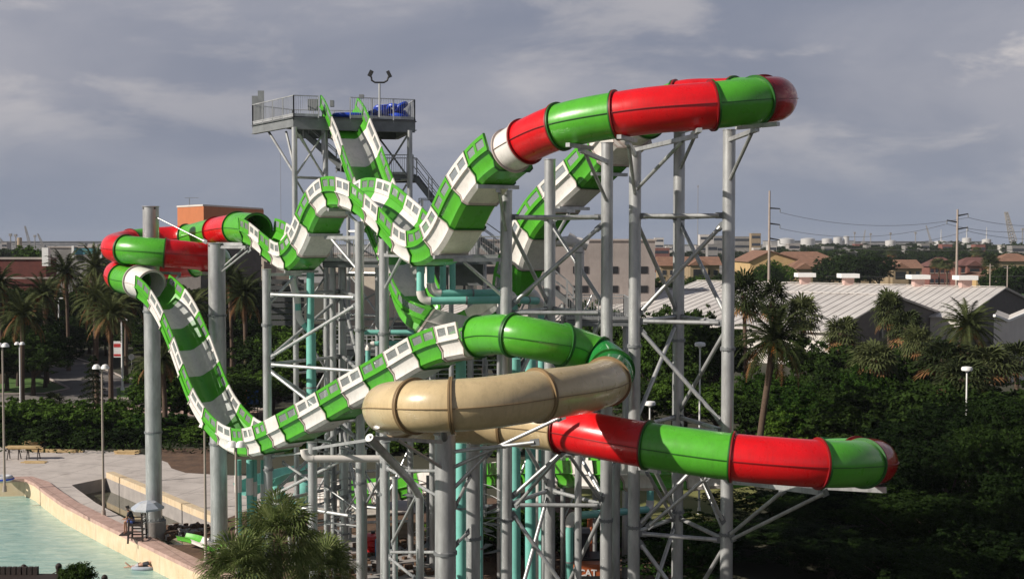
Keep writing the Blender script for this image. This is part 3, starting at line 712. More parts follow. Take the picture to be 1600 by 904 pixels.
# ------------------------------------------------------------------ stair tower
tow = empty('stair_tower', (-9, 67, 0), 'tall galvanised stair tower with railed top platform where the slide begins', 'tower')
ZD = 6.75+H
A = P(459, 180, 65); B = P(648, 185, 67); Cc = Vector((B.x-1.6, B.y+6, ZD)); D = P(395, 187, 69.5)
A.z = B.z = D.z = ZD
E_ = Vector((D.x+1.8, D.y+2.6, ZD))
poly = [(A.x, A.y), (B.x, B.y), (Cc.x, Cc.y), (E_.x, E_.y), (D.x, D.y)]
MB().prism(poly, ZD-.10, ZD, 'grate').build('deck', tow)
def ibeam(a, b, h, w, m='steel_d', mb=None):
    mb = mb or MB(); a = Vector(a); b = Vector(b)
    mb.bar(a, b, w*.25, h-.05, m); mb.bar(a+Vector((0, 0, h/2-.012)), b+Vector((0, 0, h/2-.012)), w, .024, m); mb.bar(a-Vector((0, 0, h/2-.012)), b-Vector((0, 0, h/2-.012)), w, .024, m)
    return mb
for a, b, h in ((A, B, .62), (A, D, .5), (B, Cc, .5), (Cc, E_, .5)):
    z = Vector((0, 0, -.105-h/2)); ibeam(a+z, b+z, h, .25).build('edge_beam', tow)
def railing(mb, a, b, n=None, h=1.07, m='steel', pick=.12, kick=True):
    a = Vector(a); b = Vector(b); L = (b-a).length; n = n or max(1, round(L/1.3))
    up = Vector((0, 0, 1))
    for i in range(n+1):
        p = a.lerp(b, i/n); mb.bar(p-up*.25, p+up*h, .06, .06, m)
    for z in (h, h*.52 if pick == 0 else .1): mb.bar(a+up*z, b+up*z, .05, .05, m)
    if pick:
        k = int(L/pick)
        for i in range(1, k): p = a.lerp(b, i/k); mb.bar(p+up*.1, p+up*h, .016, .016, m)
    if kick: mb.bar(a+up*.03, b+up*.03, .02, .12, m)
    return mb
s1 = A.lerp(B, .20); s2 = A.lerp(B, .46)
for a, b in ((A, s1), (s2, B), (B, Cc), (A, D), (D, E_), (E_, Cc)): railing(MB(), a, b).build('railing', tow)
# small grey boxes and screens on the platform
for (px, py0, py1, d, wd) in ((400, 150, 182, 69.7, .45), (408, 142, 180, 69.2, .35)):
    p = P(px, py1, d); z1 = P(px, py0, d).z; MB().box((p.x, p.y, (ZD+z1)/2), (wd, .04, z1-ZD), 'steel_d').build('screen_panel', tow)
def small(px, py, d, sx, sz, m, name): 
    p = P(px, py, d); MB().box(p, (sx, .3, sz), m).build(name, tow)
small(489, 164, 65.6, .5, .6, 'steel_d', 'control_box'); small(519, 162, 67.8, .2, .35, 'steel_d', 'control_box'); small(565, 151, 66.4, .25, .2, 'steel_d', 'camera_box')
# legs
legs = {'l1': (462, 65.4, 205), 'l2': (510, 66.6, 205), 'l3': (641, 67.3, 190), 'l4': (592, 70.5, 205), 'l5': (545, 71.5, 200)}
LP = {}
for k, (px, d, yt) in legs.items():
    q = xy(px, d); LP[k] = q; rr = .15 if k in ('l1', 'l2', 'l3') else .11
    MB().cyl((q[0], q[1], 0), (q[0], q[1], ZD-.62), rr, 'steel', n=16).build('leg', tow)
def V3(k, z): return Vector((LP[k][0], LP[k][1], z))
zt = ZD-.7
lv = [zt, ZY(278, 66), ZY(360, 66), ZY(430, 66), ZY(500, 66), ZY(580, 66), ZY(660, 66), ZY(740, 66), 2]
for i in range(len(lv)-1):
    for a, b in (('l1', 'l2'), ('l2', 'l3') if i > 1 else ('l3', 'l4'), ('l4', 'l5')):
        MB().cyl(V3(a, lv[i+1]), V3(b, lv[i+1]), .075, 'steel', n=10).build('girt', tow)
        p, q = (a, b) if i % 2 == 0 else (b, a)
        MB().cyl(V3(p, lv[i]), V3(q, lv[i+1]), .055, 'steel', n=10).build('brace', tow)
        if i < 2 and a != 'l4': MB().cyl(V3(q, lv[i]), V3(p, lv[i+1]), .055, 'steel', n=10).build('brace', tow)
# outriggers of the left wing
MB().cyl(P(418, 203, 68.5), V3('l1', ZY(272, 65.4)), .07, 'steel', n=10).build('outrigger', tow)
MB().cyl(P(447, 206, 66.5), V3('l1', ZY(264, 65.4)), .07, 'steel', n=10).build('outrigger', tow)
MB().cyl(P(468, 210, 65.5), P(505, 275, 66.4), .06, 'steel', n=10).build('outrigger', tow)
# stair flights
def flight(a, b, w=1.2, n=None, side=None, m='steel_d', rails=True, name='stair_flight'):
    a = Vector(a); b = Vector(b); t = Vector((b.x-a.x, b.y-a.y, 0)).normalized(); l = Vector((-t.y, t.x, 0)); o = MB()
    n = n or max(4, int(abs(a.z-b.z)/.19))
    for i in range(n+1):
        p = a.lerp(b, i/n); o.box(p, (.29, w, .04), 'grate', X=t, Y=l)
    for s in (-1, 1): o.bar(a+l*s*(w/2+.03), b+l*s*(w/2+.03), .05, .28, m)
    fl = o.build(name, tow)
    if rails:
        for s in (-1, 1): 
            r_ = MB(); off = l*s*(w/2+.08); railing(r_, a+off, b+off, n=max(2, int((b-a).length/1.3)), pick=0, kick=False); 
            r_.build('stair_rail', fl)
    return fl
def landing(px0, px1, d0, d1, z, rail='', name='landing', pick=.12):
    a = P(px0, 400, d0); b = P(px1, 400, d0); dy = Vector((0, d1-d0, 0)); 
    a = Vector((a.x, a.y, z)); b = Vector((b.x, b.y, z)); mb = MB()
    mb.prism([(a.x, a.y), (b.x, b.y), (b.x, b.y+dy.y), (a.x, a.y+dy.y)], z-.07, z, 'grate')
    for p, q in ((a, b), (a+dy, b+dy), (a, a+dy), (b, b+dy)): ibeam(p-Vector((0, 0, .22)), q-Vector((0, 0, .22)), .28, .16, 'steel_d', mb)
    o = mb.build(name, tow)
    S = {'f': (a, b), 'k': (a+dy, b+dy), 'l': (a, a+dy), 'r': (b, b+dy)}
    for c in rail: railing(MB(), *S[c], pick=pick).build('landing_rail', o)
    return a, b, dy
flight(P(478, 210, 67.6), P(536, 262, 67.6), 1.3)
a, b, dy = landing(592, 646, 68, 70.6, ZY(272, 68), 'fk')
flight(P(536, 262, 67.6), P(590, 274, 69), 1.3)
flight(P(648, 275, 69.0), P(697, 338, 69.0), 1.5)
landing(655, 706, 68, 70.6, ZY(340, 68), 'fkr')
flight(P(660, 342, 67), P(610, 402, 67), 1.3)
landing(505, 600, 63.5, 67, ZY(407, 63.5), 'fklr')
landing(600, 705, 64.5, 66.5, ZY(407, 63.5), 'fk')
landing(698, 792, 62.5, 66, ZY(402, 62.5), 'fkr')
flight(P(706, 345, 69), P(780, 398, 68), 1.4)
flight(P(796, 400, 63), P(886, 470, 63), 1.5)
landing(886, 985, 62.0, 65.5, ZY(498, 62), 'fkr')
flight(P(886, 470, 63), P(905, 492, 63), 1.5)
landing(505, 640, 66.5, 69, ZY(545, 66.5), 'fk', pick=0)
landing(640, 800, 66.5, 69, ZY(600, 66.5), 'fk', pick=0)
flight(P(660, 602, 66), P(595, 550, 66), 1.2)
flight(P(880, 505, 67), P(800, 590, 67), 1.4)
flight(P(596, 700, 67), P(668, 606, 67), 1.3)
# lower legs of landings
for k, (px, d, yt) in enumerate(((520, 64, 410), (590, 64, 410), (675, 64.5, 410), (705, 63, 410), (735, 66, 405), (780, 63, 405), (830, 63, 440), (880, 63, 475), (978, 63, 500), (757, 69.5, 410), (640, 68, 560), (930, 65, 500))):
    q = xy(px, d); MB().cyl((q[0], q[1], 0), (q[0], q[1], ZY(yt, d)), .13 if k % 2 else .17, 'steel', n=14).build('leg', tow)
    if k % 2 and k < 9:
        q2 = xy(px+45, d+1)
        for z in (3, 7, 11.5): MB().cyl((q[0], q[1], z), (q2[0], q2[1], z+3.2), .05, 'steel', n=8).build('brace', tow)
# dark equipment bay under the walkway
p = P(705, 425, 65); MB().box((p.x, p.y+1, ZY(424, 65)), (3.4, 2.0, 1.5), 'steel_d').build('machinery_housing', tow)
p = P(445, 452, 70); mb = MB()
for k in range(8): mb.box((p.x, p.y, ZY(440, 70)-k*.34), (2.2, .1, .26), 'grate')
mb.build('louvre_screen', tow)
# floodlight on the platform
fl = empty('twin_floodlight', (P(593, 185, 66.2).x, P(593, 185, 66.2).y, ZD), 'twin headed floodlight on a U shaped bracket above the top platform', 'floodlight')
p0 = P(593, 185, 66.2); MB().cyl((p0.x, p0.y, ZD), P(593, 131, 66.2), .06, 'steel', n=10).build('pole', fl)
MB().pipe([P(x, y, 66.2) for x, y in ((580, 120), (581, 126), (586, 129), (600, 129), (605, 126), (607, 120))], .05, 'rub', n=8).build('bracket', fl)
for x, y, s in ((579, 115, -1), (608, 116, 1)):
    p = P(x, y, 66.2); MB().box(p, (.18, .3, .34), 'rub', X=(1, 0, .5*s), Y=(0, 1, 0)).build('lamp_head', fl)
# pile of blue rafts on the platform
rp = random.Random(3)
spots = [(572, 184, 0), (588, 182, 0.1), (604, 183, -.1), (618, 182, .2), (629, 183, 0), (580, 177, .3), (597, 175, -.2), (613, 173, .3), (627, 175, .1), (606, 167, .5), (622, 166, -.6)]
for i, (px, py, tl_) in enumerate(spots):
    p = P(px, py, 68.0+rp.random()*.8); z = ZD+.17+max(0, (182-py))*.033
    r = empty('inflatable_raft', (p.x, p.y, z), ['blue inflatable raft lying in the pile on the slide platform'][0], 'inflatable raft', 'blue rafts heaped on the top platform', rz=rp.random()*3)
    r.rotation_euler = (tl_+rp.uniform(-.2, .2), rp.uniform(-.3, .3), rp.random()*3)
    mb = MB(); n = 24
    for sg in (-.42, .42):
        pts = [Vector((sg+.34*math.cos(2*math.pi*k/n), .34*math.sin(2*math.pi*k/n), 0)) for k in range(n+1)]
        mb.pipe(pts, .13, 'blue', n=10)
    mb.build('tube', r, fix=True)
    MB().box((0, 0, .02), (.5, .9, .03), 'blue').build('handle_strap', r)
p = P(545, 182, 66.6)
r = empty('inflatable_raft', (p.x, p.y, ZD+.15), 'blue raft lying flat at the mouth of the start chute', 'inflatable raft', 'blue rafts heaped on the top platform')
mb = MB(); mb.pipe([Vector((p.x+x, p.y+y, ZD+.15)) for x, y in [(.8*math.cos(a_*math.pi/12), .45*math.sin(a_*math.pi/12)) for a_ in range(25)]], .14, 'blue', n=10); mb.build('tube', r)

# ------------------------------------------------------------------ pipes
def elbow(mb, p, a, b, r, m):
    # curved corner between directions a->p->b
    a = (a-p).normalized(); b = (b-p).normalized(); R_ = r*2.6
    mb.pipe([p+a*R_*(1-t)**2+b*R_*t**2 for t in [i/6 for i in range(7)]], r*1.12, m, n=14)
def piperun(label, pts, r, m='teal', em='pvc', cat='pipe', group=None, name='water_pipe'):
    V = [P(*q) if not isinstance(q, Vector) else q for q in pts]
    mb = MB(); root = empty(name, V[-1] if V[-1].z < V[0].z else V[0], label, cat, group)
    for i in range(len(V)-1):
        a, b = V[i], V[i+1]; t = (b-a).normalized(); L = (b-a).length
        s = r*2.6 if i > 0 else 0; e = r*2.6 if i < len(V)-2 else 0
        if L > s+e+.05: MB().cyl(a+t*s, b-t*e, r, m, n=18).build('pipe_length', root)
        k = int(L/2.2)
        if k and em == 'pvc' and m == 'teal': 
            mm = MB(); mm.cyl(a+t*L*.5-t*.04, a+t*L*.5+t*.04, r*1.1, 'steel_d', n=18); mm.build('pipe_clamp', root)
    for i in range(1, len(V)-1):
        mb = MB(); elbow(mb, V[i], V[i-1], V[i+1], r, em); mb.build('elbow', root)
    return root
def gz(px, d): q = xy(px, d); return Vector((q[0], q[1], 0))
piperun('left teal riser of the pair under the left dip with a white bend', [(457, 428, 61), (457, 447, 61), (465, 462, 61), (466, 497, 61), (486, 520, 61)], .15)
piperun('tall teal riser running straight down from the left dip', [(485, 426, 61), (485, 700, 61)], .19)
piperun('fatter teal pipe sleeve seen low behind the lower chute', [(486, 520, 60.6), (487, 690, 60.6)], .24)
piperun('first of the two teal hoses dropping from the middle dip into a horizontal run', [(657, 408, 53), (657, 470, 53), (800, 468, 53.5), (846, 470, 55.8), gz(848, 55.8)], .17)
piperun('second teal hose beside it, bending into the upper horizontal teal run', [(673, 408, 53.2), (673, 458, 53.2), (803, 458, 54.2), gz(806, 54.6)], .17)
piperun('short teal drop pipe behind the white pipe under the middle dip', [(692, 408, 53.6), (692, 452, 53.6)], .14)
piperun('short teal drop pipe nearest the machinery housing', [(707, 408, 53.8), (707, 452, 53.8)], .14)
piperun('left of the two tall teal pipes right of the thick column', [(805, 560, 53), gz(805, 53)], .24)
piperun('right of the two tall teal pipes next to the white post', [(829, 560, 54), gz(829, 54)], .24)
piperun('tall teal pipe directly behind the thickest column', [(720, 560, 51), gz(720, 51)], .22)
piperun('pale teal sheath on the right side of the pale column below the beige tube', [(750, 660, 49), gz(750, 49)], .11)
piperun('teal pipe with white elbows low on the right by the digger', [(1016, 760, 66), (1016, 795, 66), (890, 806, 58), gz(890, 58)], .19)
piperun('long horizontal white pipe below the lower dip', [(475, 703, 55), (475, 716, 55), (604, 716, 55.5)], .16, 'pvc')
piperun('horizontal teal pipe half hidden right of the slim columns', [(568, 519, 62), (650, 519, 62)], .13)
piperun('lower teal pipe with a white bend behind the slim columns', [(575, 590, 63), (575, 537, 63), (640, 535, 63)], .13)
piperun('thick white duct rising behind the middle trussed tower', [(760, 458, 60), (838, 456, 61), (838, 500, 61), gz(842, 61)], .26, 'pvc')
piperun('white ribbed duct on the garage roof edge', [(868, 378, 75), (900, 376, 75), (905, 378, 75), (905, 430, 75)], .3, 'pvc')
for i, (px, w_) in enumerate(((372, .16), (390, .16), (397, .14), (412, .15))):
    piperun(['first teal drop pipe under the lower dip, by the near lamp', 'second teal drop pipe under the lower dip with a black coupling', 'third teal drop pipe under the lower dip', 'fourth teal drop pipe under the lower dip, over a white bend'][i],
            [(px, 718, 60+i*.3), (px, 755+i*4, 60+i*.3), gz(px, 60+i*.3)], w_)
for i, (px, d) in enumerate(((371, 60), (390, 60.3), (657, 56), (673, 56))):
    pass
# teal open flume and lower teal loop behind the palm
tp = Path([P(500, 725, 74), P(450, 733, 71), P(415, 743, 68), P(380, 757, 66.5)], .4)
ts = empty('teal_flume', gz(430, 70), 'open teal flume crossing low behind the lower dip of the big slide', 'water slide')
for i in range(5): 
    mb = MB(); shell_sweep(mb, tp, tp.L*i/5+.01, tp.L*(i+1)/5-.01, [(x*.8, y*.8) for x, y in HO], [(x*.8, y*.8) for x, y in HI], 'teal'); mb.build('flume_section', ts)
for q in ((395, 748, 67.5), (470, 730, 72)): 
    g_ = P(*q); MB().cyl((g_.x, g_.y, 0), (g_.x, g_.y, g_.z-.6), .12, 'steel').build('post', ts)
tb = empty('teal_tube_bend', gz(445, 66), 'teal closed tube bend half hidden above the fan palm', 'water slide')
MB().pipe([P(430, 765, 66), P(436, 790, 65.5), P(452, 800, 65.5), P(470, 785, 66.5), P(476, 760, 68)], .5, 'teal', n=20).build('tube', tb)
MB().cyl(gz(452, 65.5), P(452, 812, 65.5), .12, 'steel').build('post', tb)
# low green and white runout trough near the water
rt = empty('runout_trough', G(340, 850), 'short green and white runout trough lying low behind the footing of the second big column', 'water slide')
rp_ = Path([G(283, 834, .75), G(300, 837, .75), G(330, 848, .7), G(370, 862, .7), G(410, 876, .65)], .3)
for i in range(6): 
    mb = MB(); shell_sweep(mb, rp_, rp_.L*i/6+.01, rp_.L*(i+1)/6-.01, [(x*.42, y*.42) for x, y in HO], [(x*.42, y*.42) for x, y in HI], 'green' if i % 2 == 0 else 'white'); mb.build('trough_section', rt)
# spiral stairs
def spiral(label, px, d, ybot, ytop, r=1.15, turns=1.4, ph=0):
    q = xy(px, d); z0 = max(0, ZY(ybot, d)); z1 = ZY(ytop, d); root = empty('spiral_stair', (q[0], q[1], 0), label, 'spiral stair')
    MB().cyl((q[0], q[1], 0), (q[0], q[1], z1+1), .1, 'steel_d').build('centre_post', root)
    n = int((z1-z0)/.2); mb = MB(); hp = []
    for i in range(n):
        A0 = ph+turns*2*math.pi*i/n; z = z0+(z1-z0)*i/n; w_ = .32
        mb.add([(q[0], q[1], z), (q[0]+r*math.cos(A0), q[1]+r*math.sin(A0), z), (q[0]+r*math.cos(A0+w_), q[1]+r*math.sin(A0+w_), z), (q[0], q[1], z+.05), (q[0]+r*math.cos(A0), q[1]+r*math.sin(A0), z+.05), (q[0]+r*math.cos(A0+w_), q[1]+r*math.sin(A0+w_), z+.05)],
               [(0, 2, 1), (3, 4, 5), (0, 1, 4, 3), (1, 2, 5, 4), (2, 0, 3, 5)], 'steel_d'); hp.append(Vector((q[0]+r*math.cos(A0), q[1]+r*math.sin(A0), z)))
    mb.build('tread', root, smooth=False)
    mb = MB(); up = Vector((0, 0, 1)); mb.pipe([h+up*1.0 for h in hp], .025, 'steel', n=6); mb.pipe([h+up*.5 for h in hp], .02, 'steel', n=6)
    for h in hp[::2]: mb.cyl(h, h+up, .018, 'steel', n=6)
    mb.build('handrail', root)
spiral('spiral stair with broad dark treads right of the fan palm', 520, 63, 850, 722, 1.5, 2.3, 2.4)
spiral('spiral stair with looping handrails left of the two teal pipes', 752, 62, 865, 765, 1.3, 1.6, .5)
spiral('straight looking stair behind the thickest column', 668, 66, 850, 770, 1.5, .8, 4.2)

# ------------------------------------------------------------------ ground, pool, deck
def sheet(name, poly, z, m, kind='structure', sub=0):
    mb = MB(); mb.add([(p[0], p[1], z) for p in poly], [tuple(range(len(poly)))], m)
    o = mb.build(name, None, smooth=False); 
    me = o.data
    bm = bmesh.new(); bm.from_mesh(me); bmesh.ops.triangulate(bm, faces=bm.faces)
    for f in bm.faces:
        if f.normal.z < 0: f.normal_flip()
    bm.to_mesh(me); bm.free()
    return tag(o, kind=kind)
def gl(pts): return [(G(x, y).x, G(x, y).y) for x, y in pts]
M['ground'] = mat('scrub_ground', (0.020, 0.022, 0.009), 0.95, 0, 0.3, 0.02, 0.3, 2, c2=(0.055, 0.050, 0.027))
# pool outline (water side of the coping), in photo coordinates; deck level is z = 0, water at -1.05
edge = [(-60, 752), (38, 750), (54, 757), (70, 770), (97, 789), (130, 806), (162, 822), (212, 846), (259, 869), (324, 900), (400, 940)]
E0 = [G(x, y) for x, y in edge]
# ground sheet with a hole for the pool and the channel
pool_hole = [(p.x, p.y) for p in E0]+[(E0[-1].x, 20), (-60, 20), (-60, E0[0].y)]
ch_out = gl([(112, 757), (166, 746), (333, 817), (300, 850), (262, 850), (240, 834), (200, 812), (150, 785)])
def with_holes(name, outer, holes, z, m):
    from mathutils.geometry import tessellate_polygon
    loops = [[Vector((x, y, 0)) for x, y in outer]]+[[Vector((x, y, 0)) for x, y in h] for h in holes]
    tris = tessellate_polygon(loops); vs = [v for l in loops for v in l]
    mb = MB(); mb.add([(v.x, v.y, z) for v in vs], [tuple(t) for t in tris], m)
    o = mb.build(name, None, smooth=False, fix=False); bm = bmesh.new(); bm.from_mesh(o.data)
    for f in bm.faces:
        if f.normal.z < 0: f.normal_flip()
    bm.to_mesh(o.data); bm.free(); return tag(o, kind='structure')
with_holes('ground', [(-7000, -200), (7000, -200), (7000, 9000), (-7000, 9000)], [pool_hole, ch_out], -.012, 'ground')
deck = gl([(-140, 700), (40, 697), (215, 707), (233, 716), (262, 712), (265, 722), (280, 732), (340, 738), (480, 742), (640, 752), (640, 835), (560, 850), (420, 840)])
deck_full = gl([(-140, 700), (40, 697), (215, 707), (240, 714), (262, 722), (268, 731), (290, 738), (340, 741), (480, 745), (640, 755), (650, 800), (560, 806), (400, 790), (333, 817), (166, 746), (112, 757), (150, 785), (200, 812), (240, 834), (262, 850), (250, 858)])
cop = [(p.x, p.y) for p in E0]
deckp = gl([(-140, 700), (40, 697), (215, 707), (240, 714), (262, 722), (268, 731), (290, 738), (340, 741), (480, 745), (640, 755), (650, 800), (560, 806), (400, 792), (333, 817), (166, 746), (112, 757), (150, 785), (200, 812), (235, 832)])
deckp += [(E0[k].x, E0[k].y) for k in (7, 6, 5, 4, 3, 2, 1, 0)]
sheet('pool_deck', deckp, -.004, 'conc')
sheet('bare_soil', gl([(235, 832), (262, 850), (300, 850), (333, 817), (400, 792), (560, 806), (650, 800), (800, 770), (960, 780), (1050, 840), (1050, 1000), (440, 1000), (324, 893), (259, 862), (216, 840)]), -.008, 'dirt')
sheet('soil_bed', gl([(235, 712), (262, 722), (268, 731), (290, 738), (340, 741), (350, 700), (240, 700)]), .002, 'dirt')
sheet('concrete_slab', gl([(560, 900), (650, 930), (720, 880), (600, 845), (530, 830), (500, 840)]), .003, 'conc_d')
sheet('grass_field', gl([(860, 720), (1010, 712), (1160, 735), (1200, 790), (1150, 830), (1020, 815), (900, 800)]), .004, 'grass')
# coping and pool wall
def offset(pts, d):
    r = []
    for i, p in enumerate(pts):
        t = (pts[min(i+1, len(pts)-1)]-pts[max(i-1, 0)]); t.z = 0; t.normalize(); n = Vector((-t.y, t.x, 0)); r.append(p+n*d)
    return r
Pin = E0; Pout = offset(E0, 1.0)
mb = MB(); k = len(Pin)
vs = [(p.x, p.y, z) for p in Pin for z in (-.02,)]+[]
cs = []
for a, b in zip(Pin, Pout): cs += [Vector((a.x, a.y, -.1)), Vector((a.x, a.y, .12)), Vector((b.x, b.y, .12)), Vector((b.x, b.y, -.1))]
fs = [(i*4+j, i*4+(j+1) % 4, (i+1)*4+(j+1) % 4, (i+1)*4+j) for i in range(k-1) for j in range(4)]
mb.add(cs, fs, 'coping'); tag(mb.build('pool_coping', None, smooth=False), kind='structure')
mb = MB(); a_ = offset(E0, .03)
mb.add([Vector((p.x, p.y, z)) for p in a_ for z in (-2.6, -.09)], [(i*2, i*2+2, i*2+3, i*2+1) for i in range(k-1)], 'poolwall')
tag(mb.build('pool_wall', None, smooth=False), kind='structure')
mw, ntw, bw = newmat('pool_water')
tc2 = ntw.nodes.new('ShaderNodeTexCoord'); mpp = ntw.nodes.new('ShaderNodeMapping'); mpp.inputs['Scale'].default_value = (.9, 2.2, 1); ntw.links.new(tc2.outputs['Object'], mpp.inputs[0])
nz = ntw.nodes.new('ShaderNodeTexNoise'); nz.inputs['Scale'].default_value = .9; nz.inputs['Detail'].default_value = 8; nz.inputs['Roughness'].default_value = .7; nz.inputs['Distortion'].default_value = .6; ntw.links.new(mpp.outputs[0], nz.inputs['Vector'])
rr = ntw.nodes.new('ShaderNodeValToRGB'); rr.color_ramp.elements[0].color = (0.15, 0.33, 0.31, 1); rr.color_ramp.elements[1].color = (0.48, 0.64, 0.56, 1); rr.color_ramp.elements[0].position = .3; rr.color_ramp.elements[1].position = .72
ntw.links.new(nz.outputs['Fac'], rr.inputs[0]); ntw.links.new(rr.outputs[0], bw.inputs['Base Color'])
bpp = ntw.nodes.new('ShaderNodeBump'); bpp.inputs['Strength'].default_value = .5; bpp.inputs['Distance'].default_value = .12; ntw.links.new(nz.outputs['Fac'], bpp.inputs['Height']); ntw.links.new(bpp.outputs[0], bw.inputs['Normal'])
bw.inputs['Roughness'].default_value = .12
M['water'] = mw
m2w = mat('still_channel_water', (0.05, 0.052, 0.03), .04, 0, .3, .3, spec=.8, c2=(0.10, 0.098, 0.07)); M['chw'] = m2w
sheet('pool_water', [(p.x+.3, p.y+.3) for p in E0]+[(E0[-1].x, 15), (-62, 15), (-62, E0[0].y+.3)], -1.15, 'water')
sheet('channel_water', [(x, y) for x, y in ch_out], -.9, 'chw')
c3_ = [Vector((x, y, 0)) for x, y in ch_out]
mb = MB(); n_ = len(c3_); mb.add([Vector((p.x, p.y, z)) for p in c3_ for z in (-1.6, .0)], [(i*2, ((i+1) % n_)*2, ((i+1) % n_)*2+1, i*2+1) for i in range(n_)], 'poolwall'); mb.ml = [M['conc_d']]; tag(mb.build('channel_wall', None, smooth=False), kind='structure')
# raised cream kerb on the far side of the channel
fa = [Vector((*q, 0)) for q in gl([(166, 746), (205, 762), (250, 781), (290, 799), (333, 817)])]; fb = offset(fa, .55)
mb = MB(); cs = []
for a, b in zip(fa, fb): cs += [Vector((a.x, a.y, -.02)), Vector((a.x, a.y, .42)), Vector((b.x, b.y, .42)), Vector((b.x, b.y, -.02))]
mb.add(cs, [(i*4+j, i*4+(j+1) % 4, (i+1)*4+(j+1) % 4, (i+1)*4+j) for i in range(len(fa)-1) for j in range(4)]+[(0, 1, 2, 3), tuple(len(cs)-4+q for q in (3, 2, 1, 0))], 'poolwall')
tag(mb.build('channel_kerb', None, smooth=False), kind='structure')
# rubble heap beside the channel
mb = MB(); rs = random.Random(5)
for k in range(160):
    g = G(rs.uniform(262, 328), rs.uniform(826, 843)); mb.box((g.x, g.y, rs.uniform(.02, .3)), [rs.uniform(.1, .4) for _ in range(3)], 'dirt' if k % 3 else 'conc_d', rz=rs.random()*3)
tag(mb.build('rubble', None, smooth=False), kind='stuff')
mb = MB()
for k in range(420):
    px_ = rs.uniform(262, 900); g = G(px_, max(rs.uniform(842, 900), 0)); 
    if g.y < G(px_, 900).y or px_ < 290+max(0, (F*H/g.y+378-850))*1.6: continue
    s_ = rs.uniform(.06, .35); mb.box((g.x, g.y, s_*.3), [s_, s_*rs.uniform(.6, 1.4), s_*.7], 'dirt', rz=rs.random()*3)
tag(mb.build('soil_clods', None, smooth=False), kind='stuff')
# roads on the left
sheet('road', gl([(60, 556), (92, 552), (141, 568), (190, 590), (232, 599), (420, 605), (420, 622), (223, 622), (180, 622), (178, 632), (240, 632), (420, 640), (420, 655), (0, 640), (-120, 640), (-120, 618), (69, 616), (112, 607), (96, 600), (70, 588)]), .012, 'asph')
def kerb(pts, w=.25, name='kerb'):
    a = [Vector((*q, 0)) for q in gl(pts)]; b = offset(a, w); mb = MB(); cs = []
    for p, q in zip(a, b): cs += [Vector((p.x, p.y, 0)), Vector((p.x, p.y, .14)), Vector((q.x, q.y, .14)), Vector((q.x, q.y, 0))]
    mb.add(cs, [(i*4+j, i*4+(j+1) % 4, (i+1)*4+(j+1) % 4, (i+1)*4+j) for i in range(len(a)-1) for j in range(4)], 'kerb')
    tag(mb.build(name, None, smooth=False), kind='structure')
kerb([(92, 551), (141, 567), (190, 589), (232, 598), (420, 604)]); kerb([(420, 623), (223, 623), (182, 622)], .4); kerb([(180, 632), (240, 632), (420, 640)], .4); kerb([(-100, 617), (69, 615), (110, 607), (95, 599), (68, 587)], .3)
sheet('verge_grass', gl([(182, 606), (232, 602), (420, 608), (420, 621), (223, 621), (184, 620)]), .016, 'lawn')
sheet('median_grass', gl([(-100, 616), (69, 613.5), (104, 606), (90, 600), (60, 590), (-100, 590)]), .016, 'lawn')
sheet('brick_paving', gl([(100, 634), (180, 633), (240, 633.5), (420, 642), (420, 656), (230, 645), (120, 641)]), .020, 'coping')

# ------------------------------------------------------------------ lifeguard stand, guard, swimmer
base = G(214, 846); s_ = 1.0
st = empty('lifeguard_stand', base, 'tall dark wooden lifeguard chair under a pale umbrella by the pool', 'lifeguard chair')
bx, by = base.x, base.y
def W(x, y, z): return Vector((bx+x, by+y, z))
lh = 1.12
for x in (-.35, .4):
    for y in (-.35, .35):
        MB().bar(W(x*1.15, y*1.15, 0), W(x, y, lh+(.75 if x > 0 else .25)), .09, .09, 'dwood').build('leg', st)
MB().box(W(0, 0, lh), (.8, .8, .06), 'dwood').build('seat', st)
mb = MB(); [mb.box(W(.42, 0, lh+.2+.16*i), (.04, .8, .1), 'wpaint') for i in range(4)]; mb.build('backrest', st)
for y in (-.38, .38): MB().box(W(0, y, lh+.26), (.8, .08, .05), 'dwood').build('armrest', st)
MB().box(W(-.62, 0, .5), (.55, .95, .06), 'dwood').build('footrest', st)
mb = MB(); [mb.bar(W(-.38, y, z), W(.44, y, z), .05, .07, 'dwood') for y in (-.4, .4) for z in (.35, .7, 1.05)]; [mb.bar(W(.42, -.4, z), W(.42, .4, z), .05, .08, 'wpaint') for z in (.3, .75, 1.1)]; mb.build('cross_rail', st)
um = empty('umbrella', W(.55, .3, 0), 'pale grey blue umbrella shading the lifeguard chair', 'umbrella')
MB().cyl(W(.58, .25, .0), W(.58, .2, 2.38), .03, 'steel_d').build('pole', um)
mb = MB(); n = 8; top = W(.58, .2, 2.42); rim = [W(.58+.95*math.cos(2*math.pi*k/n+.2), .2+.95*math.sin(2*math.pi*k/n+.2), 2.02) for k in range(n)]; mid = [top.lerp(r_, .55)+Vector((0, 0, .10)) for r_ in rim]
for k in range(n):
    m_ = 'umb' if k % 2 else 'umb2'; k2 = (k+1) % n; dz = Vector((0, 0, -.12))
    mb.add([top, mid[k], mid[k2]], [(0, 1, 2)], m_); mb.add([mid[k], rim[k], rim[k2], mid[k2]], [(0, 1, 2, 3)], m_); mb.add([rim[k], rim[k]+dz, rim[k2]+dz, rim[k2]], [(0, 1, 2, 3)], m_)
mb.build('canopy', um, smooth=False, fix=False)

